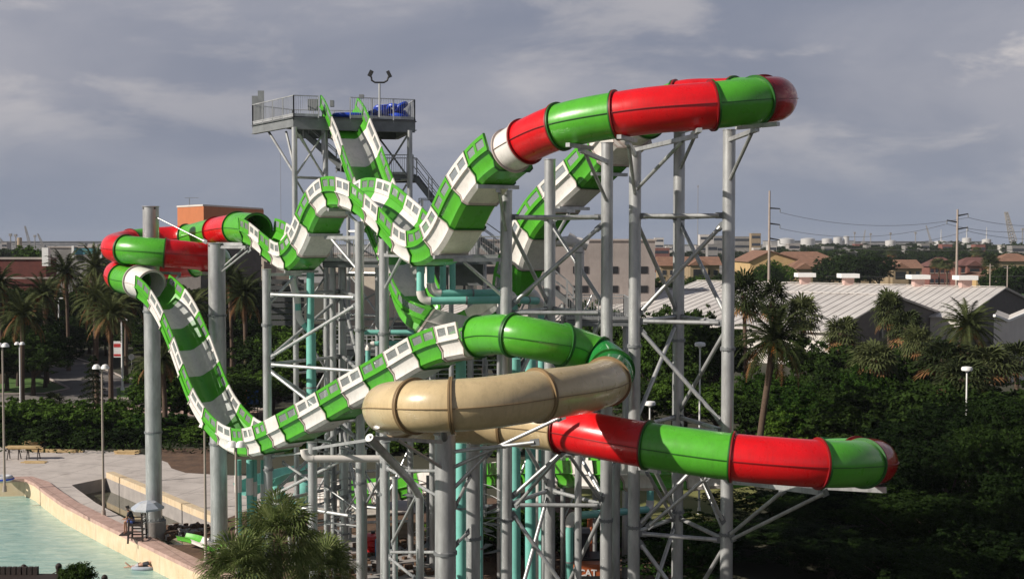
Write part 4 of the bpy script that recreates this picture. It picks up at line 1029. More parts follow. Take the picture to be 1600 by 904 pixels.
def skin_body(name, verts, edges, root_i, m, parent, subd=2, loc=None):
    me = bpy.data.meshes.new('sk'); me.from_pydata([v[:3] for v in verts], edges, [])
    o = bpy.data.objects.new('sk', me); col.objects.link(o)
    bpy.context.view_layer.update()
    md = o.modifiers.new('s', 'SKIN')
    if not me.skin_vertices: 
        bm = bmesh.new(); bm.from_mesh(me); bm.verts.layers.skin.verify(); bm.to_mesh(me); bm.free()
    sv_ = me.skin_vertices[0].data
    for i, v in enumerate(verts):
        sv_[i].radius = (v[3], v[4] if len(v) > 4 else v[3]); sv_[i].use_root = (i == root_i)
    md.use_smooth_shade = True
    s = o.modifiers.new('d', 'SUBSURF'); s.levels = subd; s.render_levels = subd
    dg = bpy.context.evaluated_depsgraph_get(); me2 = bpy.data.meshes.new_from_object(o.evaluated_get(dg))
    bpy.data.objects.remove(o)
    me2.materials.clear(); me2.materials.append(M[m])
    o2 = bpy.data.objects.new(name, me2); col.objects.link(o2); o2.parent = parent
    return o2
# guard : local frame, x to the left is forward (towards the pool), origin at the stand base
gd = empty('person', base, 'lifeguard in dark shirt and blue shorts sitting on the tall chair, leaning forward', 'person')
sz = lh+.14
V_ = [(-.20, 0, sz, .15, .13),
      (-.30, 0, sz+.22, .14, .12), (-.40, 0, sz+.42, .16, .12), (-.46, 0, sz+.54, .07, .07), (-.51, 0, sz+.63, .055), (-.55, 0, sz+.74, .10, .09), (-.55, 0, sz+.82, .075),   #1-6
      (-.30, .11, sz-.02, .095), (-.66, .13, sz-.02, .065), (-.66, .13, sz-.42, .045), (-.66, .13, sz-.80, .035), (-.80, .13, sz-.86, .035),  #7-11
      (-.30, -.11, sz-.02, .095), (-.66, -.13, sz-.02, .065), (-.68, -.13, sz-.42, .045), (-.68, -.13, sz-.80, .035), (-.82, -.13, sz-.86, .035),  #12-16
      (-.42, .19, sz+.46, .06), (-.50, .22, sz+.18, .042), (-.70, .15, sz+.10, .032), (-.76, .13, sz+.09, .028),   #17-20
      (-.42, -.19, sz+.46, .06), (-.52, -.22, sz+.18, .042), (-.72, -.15, sz+.10, .032), (-.78, -.13, sz+.09, .028)]
E2 = [(0, 1), (1, 2), (2, 3), (3, 4), (4, 5), (5, 6), (0, 7), (7, 8), (8, 9), (9, 10), (10, 11), (0, 12), (12, 13), (13, 14), (14, 15), (15, 16), (2, 17), (17, 18), (18, 19), (19, 20), (2, 21), (21, 22), (22, 23), (23, 24)]
skin_body('body', V_, E2, 0, 'skin', gd)
skin_body('shirt', [(-.24, 0, sz+.10, .165, .145), (-.30, 0, sz+.22, .16, .14), (-.40, 0, sz+.43, .18, .14), (-.45, 0, sz+.52, .085), (-.42, .19, sz+.47, .085), (-.47, .215, sz+.27, .062), (-.42, -.19, sz+.47, .085), (-.48, -.215, sz+.27, .062)],
          [(0, 1), (1, 2), (2, 3), (2, 4), (4, 5), (2, 6), (6, 7)], 0, 'shirt', gd)
skin_body('shorts', [(-.20, 0, sz+.03, .175, .155), (-.31, .11, sz-.01, .115), (-.56, .13, sz-.01, .09), (-.31, -.11, sz-.01, .115), (-.56, -.13, sz-.01, .09)], [(0, 1), (1, 2), (0, 3), (3, 4)], 0, 'shorts', gd)
skin_body('hair', [(-.525, 0, sz+.77, .10), (-.54, 0, sz+.82, .085), (-.49, 0, sz+.70, .06)], [(2, 0), (0, 1)], 0, 'hair', gd)
mb = MB()
for s in (-1, 1):
    for f in range(4): mb.pipe([(-.77, s*(.10+.022*f), sz+.10), (-.82, s*(.10+.022*f), sz+.095), (-.85, s*(.10+.022*f), sz+.065)], [.011, .010, .008], 'skin', n=6)
    mb.pipe([(-.75, s*.10, sz+.10), (-.79, s*.065, sz+.10), (-.82, s*.06, sz+.08)], [.012, .011, .009], 'skin', n=6)
hd = MB(); 
o_ = mb; ROOTgd = None
o_.v = [(v[0]+base.x, v[1]+base.y, v[2]) for v in o_.v]; o_.build('fingers', gd)
# swimmer lying prone on a small float
sw = G(222, 888, -1.15)
fl_ = empty('swim_float', (sw.x, sw.y, -1.15), 'small blue oval float under the swimmer at the pool wall', 'float')
mb = MB(); mb.pipe([Vector((sw.x+.62*math.cos(a_*math.pi/12)+.1, sw.y+.34*math.sin(a_*math.pi/12), -1.06)) for a_ in range(25)], .11, 'umb2', n=10); mb.build('float_ring', fl_)
ps = empty('person', (sw.x, sw.y, -1.05), 'swimmer in a dark shirt lying face down on a small blue float in the pool', 'person')
V2 = [(-.10, 0, .12, .14, .11), (.12, 0, .17, .13, .11), (.35, 0, .24, .15, .11), (.48, 0, .30, .06), (.60, 0, .36, .09), (.68, 0, .37, .07),
      (-.20, .1, .10, .09), (-.58, .13, .02, .06), (-.95, .14, -.03, .042), (-1.1, .14, -.05, .03), (-.20, -.1, .10, .09), (-.58, -.13, .02, .06), (-.85, -.14, .25, .042), (-.93, -.14, .33, .03),
      (.38, .19, .22, .055), (.56, .26, .08, .04), (.76, .16, .05, .03), (.83, .14, .04, .026), (.38, -.19, .22, .055), (.56, -.26, .08, .04), (.76, -.16, .05, .03), (.83, -.14, .04, .026)]
E3 = [(0, 1), (1, 2), (2, 3), (3, 4), (4, 5), (0, 6), (6, 7), (7, 8), (8, 9), (0, 10), (10, 11), (11, 12), (12, 13), (2, 14), (14, 15), (15, 16), (16, 17), (2, 18), (18, 19), (19, 20), (20, 21)]
skin_body('body', V2, E3, 0, 'skin2', ps)
skin_body('shirt', [(.0, 0, .15, .15, .125), (.12, 0, .18, .15, .125), (.36, 0, .25, .17, .13), (.44, 0, .28, .08), (.38, .19, .23, .075), (.47, .23, .16, .055), (.38, -.19, .23, .075), (.47, -.23, .16, .055)], [(0, 1), (1, 2), (2, 3), (2, 4), (4, 5), (2, 6), (6, 7)], 0, 'shirt', ps)
skin_body('shorts', [(-.09, 0, .13, .16, .13), (-.21, .1, .10, .105), (-.42, .12, .05, .085), (-.21, -.1, .10, .105), (-.42, -.12, .05, .085)], [(0, 1), (1, 2), (0, 3), (3, 4)], 0, 'umb', ps)
skin_body('hair', [(.57, 0, .40, .095), (.64, 0, .42, .085)], [(0, 1)], 0, 'hair', ps)

# ------------------------------------------------------------------ small things on and around the deck
def lamp(label, px, d, ytop, heads, r=.07, ybase=None, m='pole', hm='wpaint', group='park lamp posts', style='flood'):
    q = xy(px, d); z = ZY(ytop, d); root = empty('street_lamp', (q[0], q[1], 0), label, 'lamp post', group)
    MB().cyl((q[0], q[1], 0), (q[0], q[1], z), r*1.25, m, r*.8, n=12).build('post', root)
    MB().cyl((q[0], q[1], 0), (q[0], q[1], .4), r*2.2, m, r*1.8, n=12).build('post_base', root)
    if style == 'flood':
        MB().bar((q[0]-.35, q[1], z-.05), (q[0]+.35, q[1], z-.05), .05, .05, m).build('cross_arm', root)
        for sx_, rr_ in heads:
            mb = MB(); c = Vector((q[0]+sx_, q[1]-.1, z+.08)); mb.lathe([(.05, .16), (.16, .12), (.25, -.02), (.27, -.12), (.24, -.13)], c, hm, n=16); mb.build('lamp_head', root)
    elif style == 'dome':
        mb = MB(); mb.lathe([(.10, -.12), (.16, -.02), (.34, .0), (.36, .12), (.32, .22), (.1, .26)], (q[0], q[1], z), hm, n=20); mb.build('lamp_head', root)
    else:
        MB().bar((q[0]-.4, q[1], z), (q[0]+.5, q[1], z), .06, .06, m).build('cross_arm', root)
        for sx_ in (-.35, .45): MB().box((q[0]+sx_, q[1], z+.06), (.45, .3, .16), hm).build('lamp_head', root)
    return root, q, z
lamp('weathered lamp post with two white flood heads left of the tallest column', 158, 77.2, 574, [(-.3, 0), (.25, 0)])
lamp('bare brown lamp post at the pool corner just right of the lifeguard', 318, 65.3, 664, [(0, 0)])
lamp('dark lamp post whose round white floodlight overlaps the dip of the lower chute', 367, 56.5, 695, [(.25, 0), (-.15, 0)])
lamp('lamp post cut by the left edge of the photo', 3, 85, 540, [(-.2, 0), (.25, 0)])
lamp('white lamp post with a small red notice on the left verge', 30, 120, 537, [(-.2, 0), (.3, 0)], m='wpaint')
r_, q_, z_ = lamp('white street lamp with a red and white banner beside the road', 190, 143, 500, [], m='wpaint', style='bar', r=.11)
MB().box((q_[0]-.55, q_[1], ZY(545, 143)), (.85, .04, 1.9), 'sign_w').build('banner', r_); MB().box((q_[0]-.55, q_[1]-.03, ZY(539, 143)), (.8, .03, .4), 'sign_r').build('banner_band', r_); MB().box((q_[0]-.55, q_[1]-.03, ZY(554, 143)), (.8, .03, .25), 'sign_r').build('banner_band', r_)
lamp('distant white street lamp at the bend of the road', 92, 186, 466, [], m='wpaint', style='bar', r=.11)
lamp('white domed lamp between the columns of the right trussed tower', 1094, 78, 540, [], m='wpaint', style='dome', r=.06)
lamp('white domed lamp standing in the thicket at the right', 1512, 79, 578, [], m='wpaint', style='dome', r=.06)
lamp('white domed lamp half hidden above the red tube', 1016, 76, 632, [], m='wpaint', style='dome', r=.06)
lamp('white lamp head just cut by the right edge of the photo', 1601, 66, 716, [], m='wpaint', style='dome', r=.06)
def sign(label, px, py0, py1, d, w_, h_, m, cat='sign', round_=False):
    q = xy(px, d); zt_ = ZY(py0, d); root = empty('road_sign', (q[0], q[1], 0), label, cat); MB().cyl((q[0], q[1], 0), (q[0], q[1], zt_), .035, 'steel', n=8).build('post', root)
    mb = MB()
    if round_: mb.cyl((q[0], q[1]-.05, zt_), (q[0], q[1]-.08, zt_), w_/2, m, n=20)
    else: mb.box((q[0], q[1]-.06, zt_), (w_, .03, h_), m)
    mb.build('sign_plate', root)
sign('round pale sign seen from behind by the road', 205, 557, 587, 158, .8, .8, 'steel', round_=True)
sign('small white sign on a short post at the verge', 171, 582, 592, 155, .5, .9, 'sign_w'); sign('small dark sign beside the round one on the verge', 212, 578, 600, 148, .35, .7, 'steel_d'); sign('white marker post at the road edge', 216, 590, 608, 142, .15, .9, 'sign_w')
q = G(395, 640); bb = empty('notice_board', (q.x, q.y, 0), 'small blue notice board with an orange edge among the bushes', 'notice board')
d_ = 120; q = P(395, 620, 112); MB().box((q.x, q.y, q.z), (1.0, .1, 1.25), 'sign_b').build('panel', bb); MB().box((q.x-.64, q.y, q.z), (.2, .12, 1.3), 'sign_o').build('edge_strip', bb)
for s in (-.4, .4): MB().cyl((q.x+s, q.y+.1, 0), (q.x+s, q.y+.1, q.z), .04, 'dwood').build('post', bb)
ROOT  # saw horses and lumber
def sawh(px, py, label):
    g = G(px, py); root = empty('sawhorse', g, label, 'sawhorse', 'sawhorses holding planks on the deck')
    for x in (-.45, .45):
        for y in (-.3, .3): MB().bar((g.x+x, g.y+y, 0), (g.x+x*.9, g.y+y*.15, .8), .06, .06, 'dwood').build('leg', root)
    MB().box((g.x, g.y, .84), (1.2, .1, .1), 'dwood').build('top_beam', root)
sawh(22, 717, 'left sawhorse under the planks on the deck'); sawh(52, 717, 'right sawhorse under the planks on the deck')
def planks(label, px, py, L, n, rz, z0=.0, group=None, w_=.2):
    g = G(px, py); root = empty('lumber_stack', (g.x, g.y, z0), label, 'lumber', group); r2 = random.Random(px)
    mb = MB()
    for i in range(n): mb.box((g.x+r2.uniform(-.3, .3), g.y+(i % 4-1.5)*w_*1.05, z0+.04+(i//4)*.085), (L*r2.uniform(.8, 1), w_, .07), 'wood', rz=rz+r2.uniform(-.05, .05))
    mb.build('planks', root, smooth=False)
planks('planks resting across the two sawhorses', 37, 717, 2.9, 8, 0, .9); planks('short board pile on the ground behind the sawhorses', 50, 702, 1.4, 12, 0, .5, None, .25)
planks('long flat plank pile near the hedge left of the lamp post', 88, 705, 4.6, 8, -.12); planks('small yellow lumber pile near the hedge by the tallest column', 199, 708, 2.0, 12, -.1); planks('loose boards lying in front of the sawhorses', 52, 722, 1.9, 4, .0)
# digger
g = P(917, 889, 61); ex = empty('excavator', (g.x, g.y, 0), 'orange tracked digger with dark cab partly hidden behind the teal pipe', 'excavator')
x0, y0 = g.x, g.y
for s in (-.7, .7): 
    mb = MB(); mb.pipe([(x0+s, y0-.9, .35), (x0+s, y0+2.3, .35)], .33, 'rub', n=16); mb.build('track', ex)
zc = g.z
MB().box((x0, y0+.9, .75), (1.7, 2.6, .25), 'rub').build('undercarriage', ex)
mb = MB(); mb.box((x0, y0+.1, zc-.15), (1.5, .8, .95), 'cat_o'); o = mb.build('counterweight', ex)
bv = o.modifiers.new('b', 'BEVEL'); bv.width = .08; bv.segments = 3
MB().box((x0+.1, y0+1.3, zc), (1.3, 1.5, .8), 'rub').build('engine_housing', ex)
cabm = MB()
for sx_ in (-.55, .15):
    for sy_ in (.9, 2.0): cabm.bar((x0+sx_, y0+sy_, zc+.3), (x0+sx_, y0+sy_, zc+1.55), .08, .08, 'rub')
cabm.box((x0-.2, y0+1.45, zc+1.6), (.95, 1.35, .08), 'rub'); cab = cabm.build('cab', ex); MB().box((x0-.2, y0+1.45, zc+.95), (.6, 1.0, 1.15), 'win').build('cab_glass', cab)
MB().pipe([(x0+.3, y0+2.2, zc+.2), (x0+.4, y0+3.4, zc+1.9), (x0+.4, y0+4.6, zc+1.5)], .13, 'cat_o', n=8).build('boom', ex)
MB().pipe([(x0+.4, y0+4.6, zc+1.5), (x0+.4, y0+5.0, zc-.1)], .10, 'cat_o', n=8).build('dipper_arm', ex)
MB().box((x0+.4, y0+4.9, zc-.35), (.6, .5, .5), 'rub').build('bucket', ex)
tcu = bpy.data.curves.new('t', 'FONT'); tcu.body = 'CAT'; tcu.size = .46; tcu.extrude = .01; tcu.align_x = 'CENTER'; tcu.align_y = 'CENTER'; tcu.offset = .012
to = bpy.data.objects.new('t', tcu); col.objects.link(to); bpy.context.view_layer.update()
me = bpy.data.meshes.new_from_object(to.evaluated_get(bpy.context.evaluated_depsgraph_get())); bpy.data.objects.remove(to); me.materials.clear(); me.materials.append(M['sign_w'])
for v in me.vertices: x, y, z = v.co; v.co = (x+.02, -.32-z, y+zc-.1)
lo = bpy.data.objects.new('lettering', me); col.objects.link(lo); lo.parent = ex
# tank and drum
g = G(583, 862); tk = empty('gas_tank', g, 'red ribbed portable tank by the slab', 'tank'); mb = MB(); mb.lathe([(.3, .1), (.55, .14), (.6, .4), (.54, .42), (.6, .46), (.6, .75), (.54, .78), (.6, .82), (.55, 1.0), (.25, 1.08)], g, 'redp', n=24); mb.build('tank_body', tk); MB().cyl(g+Vector((0, 0, 1.05)), g+Vector((0, 0, 1.2)), .12, 'rub').build('cap', tk)
g = G(593, 868); dr = empty('drum', g, 'light blue drum standing next to the red tank', 'drum'); mb = MB(); mb.lathe([(.24, 0), (.25, .3), (.27, .32), (.25, .34), (.25, .62), (.27, .64), (.25, .66), (.24, .95)], g, 'bluep', n=20); mb.build('drum_body', dr)
# raft at the left edge
g = G(4, 752, .1); rf = empty('inflatable_raft', g, 'blue and white round raft on the pool coping at the left edge', 'inflatable raft'); mb = MB(); mb.pipe([g+Vector((.55*math.cos(a_*math.pi/12), .45*math.sin(a_*math.pi/12), .25)) for a_ in range(25)], .22, 'umb', n=12); mb.build('tube', rf); mb = MB(); mb.pipe([g+Vector((.78*math.cos(a_*math.pi/12), .68*math.sin(a_*math.pi/12), .22)) for a_ in range(25)], .06, 'blue', n=8); mb.build('blue_band', rf)
# timber deck with rope posts at the bottom left (near)
dz_ = ZY(893, 45); p0 = P(-60, 893, 45); p1 = P(112, 893, 45)
rd = empty('timber_platform', (p0.x, p0.y, 0), 'dark timber platform with a flat parapet at the bottom left corner', 'platform')
MB().box(((p0.x+p1.x)/2-2, 43.2, dz_/2), (abs(p1.x-p0.x)+4, 3.2, dz_), 'dwood').build('body', rd)
mb = MB()
for i in range(26): mb.box((P(54, 890, 44.6).x-.16-i*.2, 44.7, dz_+.14), (.15, .2, .27), 'dwood')
mb.build('parapet_blocks', rd, smooth=False)
pl = P(72, 903, 41.5); MB().box((pl.x, 41.55, dz_-.12), (.45, .03, .3), 'steel').build('pale_plate', rd)
posts = []
for i, (px, yt) in enumerate(((-25, 880), (31, 880), (86, 878), (158, 896))):
    d = 44.9; q = xy(px, d); zt_ = ZY(yt, d); lab = ['rope fence post out at the far left', 'left timber rope post standing on the dark platform', 'middle timber rope post at the platform end', 'right timber rope post beyond the round bush'][i]
    root = empty('rope_post', (q[0], q[1], dz_-1.5 if i < 3 else 0), lab, 'post', 'rope fence posts'); mb = MB(); mb.lathe([(.09, (0 if i == 3 else dz_-.6)), (.09, zt_-.22), (.115, zt_-.18), (.115, zt_-.08), (.07, zt_-.02), (.03, zt_)], (q[0], q[1], 0), 'dwood', n=14); mb.build('post', root); posts.append(Vector((q[0], q[1], zt_-.28)))
rope = MB()
for a, b in zip(posts, posts[1:]): rope.pipe([a.lerp(b, t/12)-Vector((0, 0, .22*math.sin(math.pi*t/12))) for t in range(13)], .022, 'dwood', n=6)
ro = rope.build('rope', None); tag(ro, 'dark sagging rope strung between the timber posts', 'rope')
# ------------------------------------------------------------------ vegetation
def leafcloud(mb, lobes, n, size, m, seed, flat=.0):
    g = np.random.default_rng(seed)
    w_ = np.array([l[3]**2 for l in lobes]); w_ = w_/w_.sum(); idx = g.choice(len(lobes), n, p=w_)
    L = np.array([l[:3] for l in lobes])[idx]; Rr = np.array([l[3] for l in lobes])[idx]; sq = np.array([l[4] if len(l) > 4 else .8 for l in lobes])[idx]
    nc = max(12, n//26); ci = g.integers(0, nc, n); idx = idx[:nc][ci]; L = np.array([l[:3] for l in lobes])[idx]; Rr = Rr[:nc][ci]; sq = sq[:nc][ci]
    uc_ = g.normal(size=(nc, 3)); uc_ /= np.linalg.norm(uc_, axis=1)[:, None]; u = uc_[ci]; rad = Rr*(g.uniform(.25, 1.12, nc)**.5)[ci]
    c = L+u*rad[:, None]*np.stack([np.ones(n), np.ones(n), sq], 1)
    cl = g.normal(size=(n, 3)); cl /= np.linalg.norm(cl, axis=1)[:, None]; c = c+cl*(g.uniform(0, 1, n)**.5*np.clip(Rr*.26, size*1.2, size*3.2)*g.uniform(.6, 1.3, nc)[ci])[:, None]*np.array([1, 1, .6]); u = u*.5+cl*.5
    nrm = u+g.normal(size=(n, 3))*.7+np.array([0, 0, .4]); nrm /= np.linalg.norm(nrm, axis=1)[:, None]
    a = np.cross(nrm, g.normal(size=(n, 3))); a /= np.linalg.norm(a, axis=1)[:, None]; b = np.cross(nrm, a)
    s = size*g.uniform(.6, 1.35, n)[:, None]
    v = np.concatenate([c+a*s, c+b*s*.5, c-a*s, c-b*s*.5], 1).reshape(-1, 3)
    k = mb.mi(m); base = len(mb.v); mb.v.extend(map(tuple, v.tolist()))
    for i in range(n): j = base+4*i; mb.f.append((j, j+1, j+2, j+3)); mb.m.append(k)
def lobes_tree(seed, h, r, n=9, ch=.55):
    g = random.Random(seed); L = []
    for i in range(n):
        A = g.random()*6.28; q = r*g.uniform(.25, .72); z = h*(1-ch)+h*ch*g.uniform(.15, .85)
        L.append((q*math.cos(A), q*math.sin(A), z, r*g.uniform(.28, .5), .8))
    L.append((0, 0, h*(1-ch*.45), r*.6, .8)); L.append((g.uniform(-.2, .2)*r, 0, h-r*.3, r*.35, .8))
    return L
def proto_tree(seed, h=8, r=3.6, leaf='leaf', n=9500, size=.17, name='broadleaf_tree', ch=.62):
    root = empty(name, (0, 0, 0)); L = lobes_tree(seed, h, r, 12, ch); mb = MB(); leafcloud(mb, L, n, size, leaf, seed); mb.build('crown', root, smooth=False, fix=False)
    t = MB(); g = random.Random(seed); t.pipe([(0, 0, -.1), (.08, .02, h*.2), (-.05, .05, h*.45), (0, 0, h*.75)], [.26, .2, .15, .05], 'tbark', n=8)
    for l in L[:8]: t.pipe([(0, 0, h*g.uniform(.25, .45)), (l[0]*.5, l[1]*.5, l[2]*.75), (l[0], l[1], l[2])], [.1, .07, .025], 'tbark', n=6)
    t.build('trunk', root); return root
def proto_bush(seed, h=2.2, r=1.8, leaf='leaf_b', n=4200, size=.11, name='shrub'):
    root = empty(name, (0, 0, 0)); g = random.Random(seed); L = [(g.uniform(-.6, .6)*r, g.uniform(-.6, .6)*r, h*g.uniform(.3, .62), r*g.uniform(.35, .55), h/r*.75) for _ in range(7)]
    mb = MB(); leafcloud(mb, L, n, size, leaf, seed); mb.build('foliage', root, smooth=False, fix=False)
    t = MB(); 
    for l in L[:4]: t.pipe([(0, 0, -.05), (l[0]*.6, l[1]*.6, l[2]*.7), (l[0], l[1], l[2])], [.06, .04, .015], 'tbark', n=5)
    t.build('stem', root); return root
def proto_date(seed, h=8.5, r=3.3, nf=62, name='date_palm', lean=.3, leaf='palm', fruit=True):
    g = random.Random(seed); root = empty(name, (0, 0, 0)); mb = MB()
    pts = [Vector((lean*(t/6)**2, 0, h*t/6)) for t in range(7)]; t = MB(); t.pipe(pts, [.30, .24, .22, .21, .21, .24, .34], 'bark', n=12); t.build('trunk', root); top = pts[-1]
    for i in range(nf):
        A = i*2.39996+g.uniform(-.2, .2); el = math.asin(max(-.6, min(.98, 1-1.55*i/nf+g.uniform(-.08, .08)))); L = r*g.uniform(.85, 1.08); dr_ = g.uniform(.45, .8)
        rach = []; p = top.copy()+Vector((0, 0, .1)); k = 11
        for j in range(k+1):
            e = el-dr_*1.7*(j/k)**1.4; rach.append(p.copy()); p = p+Vector((math.cos(A)*math.cos(e), math.sin(A)*math.cos(e), math.sin(e)))*L/k
        m_ = leaf if el > -.35 else 'dead'
        mb.pipe(rach, [.03*(1-j/(k+2)) for j in range(k+1)], m_, n=3, caps=False)
        side = Vector((-math.sin(A), math.cos(A), 0))
        for j in range(1, k+1):
            for q in (0, .5):
                if j+q > k: continue
                c = rach[j].lerp(rach[min(k, j+1)], q); T = (rach[j]-rach[j-1]).normalized(); U = side.cross(T).normalized(); ll = .52*math.sin(math.pi*min(1, (j+q)/k*.86+.14))+.1
                for s in (-1, 1):
                    d = (side*s+T*.75+U*g.uniform(.05, .45)).normalized(); w2 = T*.065; e_ = c+d*ll-Vector((0, 0, .10*ll))
                    mb.add([c-w2, c+w2, e_], [(0, 1, 2)], m_)
    mb.build('crown', root, smooth=False, fix=False)
    if fruit:
        f = MB()
        for i in range(26):
            A = g.random()*6.28; e = g.uniform(-.3, .5); p = top+Vector((0, 0, -.05)); q = []
            for j in range(5): q.append(p.copy()); e -= .3; p = p+Vector((math.cos(A)*math.cos(e), math.sin(A)*math.cos(e), math.sin(e)))*.28
            f.pipe(q, [.03, .05, .07, .06, .02], 'date', n=5)
        f.build('date_cluster', root)
    return root
def proto_fan(seed, h=7, r=1.9, nf=42, name='fan_palm', lean=.2, leaf='palm_f', seg=14, skirt=True):
    g = random.Random(seed); root = empty(name, (0, 0, 0)); mb = MB(); sk = MB()
    pts = [Vector((lean*(t/5)**2, 0, h*t/5)) for t in range(6)]; t = MB(); t.pipe(pts, [.24, .18, .16, .15, .16, .2], 'bark', n=10); t.build('trunk', root); top = pts[-1]
    for i in range(nf):
        A = i*2.39996+g.uniform(-.3, .3); u = 1-1.75*i/nf; el = math.asin(max(-.8, min(.95, u))); pl_ = r*.5*g.uniform(.8, 1.1)
        dv_ = Vector((math.cos(A)*math.cos(el), math.sin(A)*math.cos(el), math.sin(el))); b = top+dv_*pl_-Vector((0, 0, .05))
        dead = el < -.5; T_ = sk if dead else mb; m_ = 'dead' if dead else leaf
        T_.pipe([top, top+dv_*pl_*.5+Vector((0, 0, .04)), b], [.02, .015, .01], m_, n=3, caps=False)
        side = Vector((-math.sin(A), math.cos(A), 0)); U = side.cross(dv_).normalized(); fl = r*.62*g.uniform(.85, 1.15)
        for j in range(seg):
            a = (j/(seg-1)-.5)*3.9; d = (dv_*math.cos(a)+side*math.sin(a)); d = (d+U*.12*math.cos(a)).normalized(); w2 = d.cross(U).normalized()*fl*(1.5/seg)*.62
            lift = U*(.03*fl if j % 2 else -.03*fl); ln = fl*(1-.10*abs(a))*g.uniform(.9, 1.08)
            mid = b+d*ln*.55+lift; e1 = b+d*ln*.82+Vector((0, 0, -.13*ln*(1 if not dead else .4))); e_ = b+d*ln*.95+Vector((0, 0, -.33*ln*(1.0 if not dead else .5)*g.uniform(.5, 1.2)))
            T_.add([b, mid-w2, mid+w2, e1-w2*.45, e1+w2*.45, e_], [(0, 1, 2), (1, 3, 4, 2), (3, 5, 4)], m_)
    mb.build('crown', root, smooth=False, fix=False)
    if skirt and sk.v: sk.build('dead_skirt', root, smooth=False, fix=False)
    return root
M['palm_n'] = leafmat('near_fan_leaf', (0.10, 0.135, 0.04), (0.40, 0.42, 0.19), 0.35)
TP = [proto_tree(11, 8, 3.8), proto_tree(12, 9, 4.2), proto_tree(13, 7.5, 4.0), proto_tree(14, 8, 3.6, 'leaf_b', 10000, .14), proto_tree(15, 7, 4.2, 'leaf_b', 10000, .14)]
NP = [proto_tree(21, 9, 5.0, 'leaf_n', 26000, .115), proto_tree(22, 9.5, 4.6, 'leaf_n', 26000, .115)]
BP = [proto_bush(31), proto_bush(32), proto_bush(33, leaf='leaf')]
DP = [proto_date(41), proto_date(42, 8.5, 3.2, 58)]
FP = [proto_fan(51), proto_fan(52, nf=36)]
PROTO_H = {}
for t_, h_ in zip(TP, (8, 9, 7.5, 8, 7)): PROTO_H[t_.name] = h_
for t_, h_ in zip(NP, (9, 9.5)): PROTO_H[t_.name] = h_
for t_ in BP: PROTO_H[t_.name] = 2.2
for t_ in DP: PROTO_H[t_.name] = 8.5
for t_ in FP: PROTO_H[t_.name] = 7
vr = random.Random(99)
def plant(proto, px, Y, ytop, label, cat, group=None, wide=None, top_off=0.0, lean=None):
    """stand a copy at column px and distance Y, tall enough to reach image row ytop"""
    z = ZY(ytop, Y)-top_off; h = PROTO_H[proto.name]; c = copy_tree(proto)
    ax = Y*CP+H*SP*.5; c.location = ((px-800)/F*ax, Y, 0); s = max(.2, z/h); wd = wide if wide else s
    c.scale = (wd, wd, s); c.rotation_euler = (0, 0, vr.random()*6.28)
    if lean is not None: c.rotation_euler = (0, lean, 0)
    tag(c, label, cat, group); return c
# date palms on the left: (px crown, Y, crown centre row)
for i, (px, Y, yc, lab) in enumerate((
        (33, 126, 492, 'big date palm left of the white lamp post near the left edge'), (150, 130, 470, 'date palm whose trunk rises left of the bend in the road'), (172, 127, 492, 'date palm trunked right beside the street lamp by the road'),
        (106, 165, 428, 'far date palm in front of the blue roofed store'), (147, 172, 420, 'tallest far date palm, nearest the red tube bend'), (72, 150, 462, 'date palm between the brick building and the road'),
        (196, 150, 470, 'date palm directly behind the left tube coil column'), (384, 140, 462, 'date palm with orange stalks between the second big column and the slim column'), (257, 108, 560, 'date palm with a tall bare trunk right of the tallest column'),
        (2, 150, 448, 'date palm cut by the left edge of the photo'), (300, 150, 480, 'date palm half hidden behind the descending chute'), (362, 165, 440, 'far date palm in front of the white block with square windows'))):
    c = plant(DP[i % 2], px, Y, yc, lab, 'palm tree', 'date palms left of the slide', wide=1.0+.12*vr.random())
# the leaning date palm on the right
c = plant(DP[0], 1180, 87, 531, 'leaning date palm with orange stalks right of the trussed tower', 'palm tree', wide=1.1, lean=.10)
for i, (px, Y, yc, lab, wd, pr) in enumerate((
        (1166, 118, 462, 'fan palm just right of the right trussed tower', 1.35, 0), (1210, 124, 470, 'fan palm behind the leaning date palm', 1.35, 1), (1255, 120, 493, 'fan palm in front of the long metal roof', 1.35, 0), (1311, 118, 520, 'fan palm with brown skirt before the dark gable', 1.4, 1),
        (1389, 122, 486, 'small fan palm in front of the dark gable window', 1.15, 0), (1412, 118, 512, 'fan palm right of the gable window palm', 1.3, 1), (1437, 112, 535, 'shadowed fan palm with a short trunk right of the dark gable', 1.1, 0), (1372, 104, 560, 'low bushy fan palm left of the palm clump', 1.4, 0),
        (1470, 100, 560, 'left palm of the clump under the big date palm', 1.7, 1), (1545, 98, 568, 'right palm of the clump by the white lamp', 1.7, 0), (1500, 92, 590, 'low palm in front of the clump behind the domed lamp', 1.6, 1), (1592, 105, 562, 'fan palm at the right edge of the photo', 1.4, 0))):
    plant(FP[pr], px, Y, yc, lab, 'palm tree', 'fan palms on the right', wide=wd*.92)
plant(DP[1], 1513, 108, 512, 'big grey green date palm in front of the warehouses at the right', 'palm tree', wide=1.05)
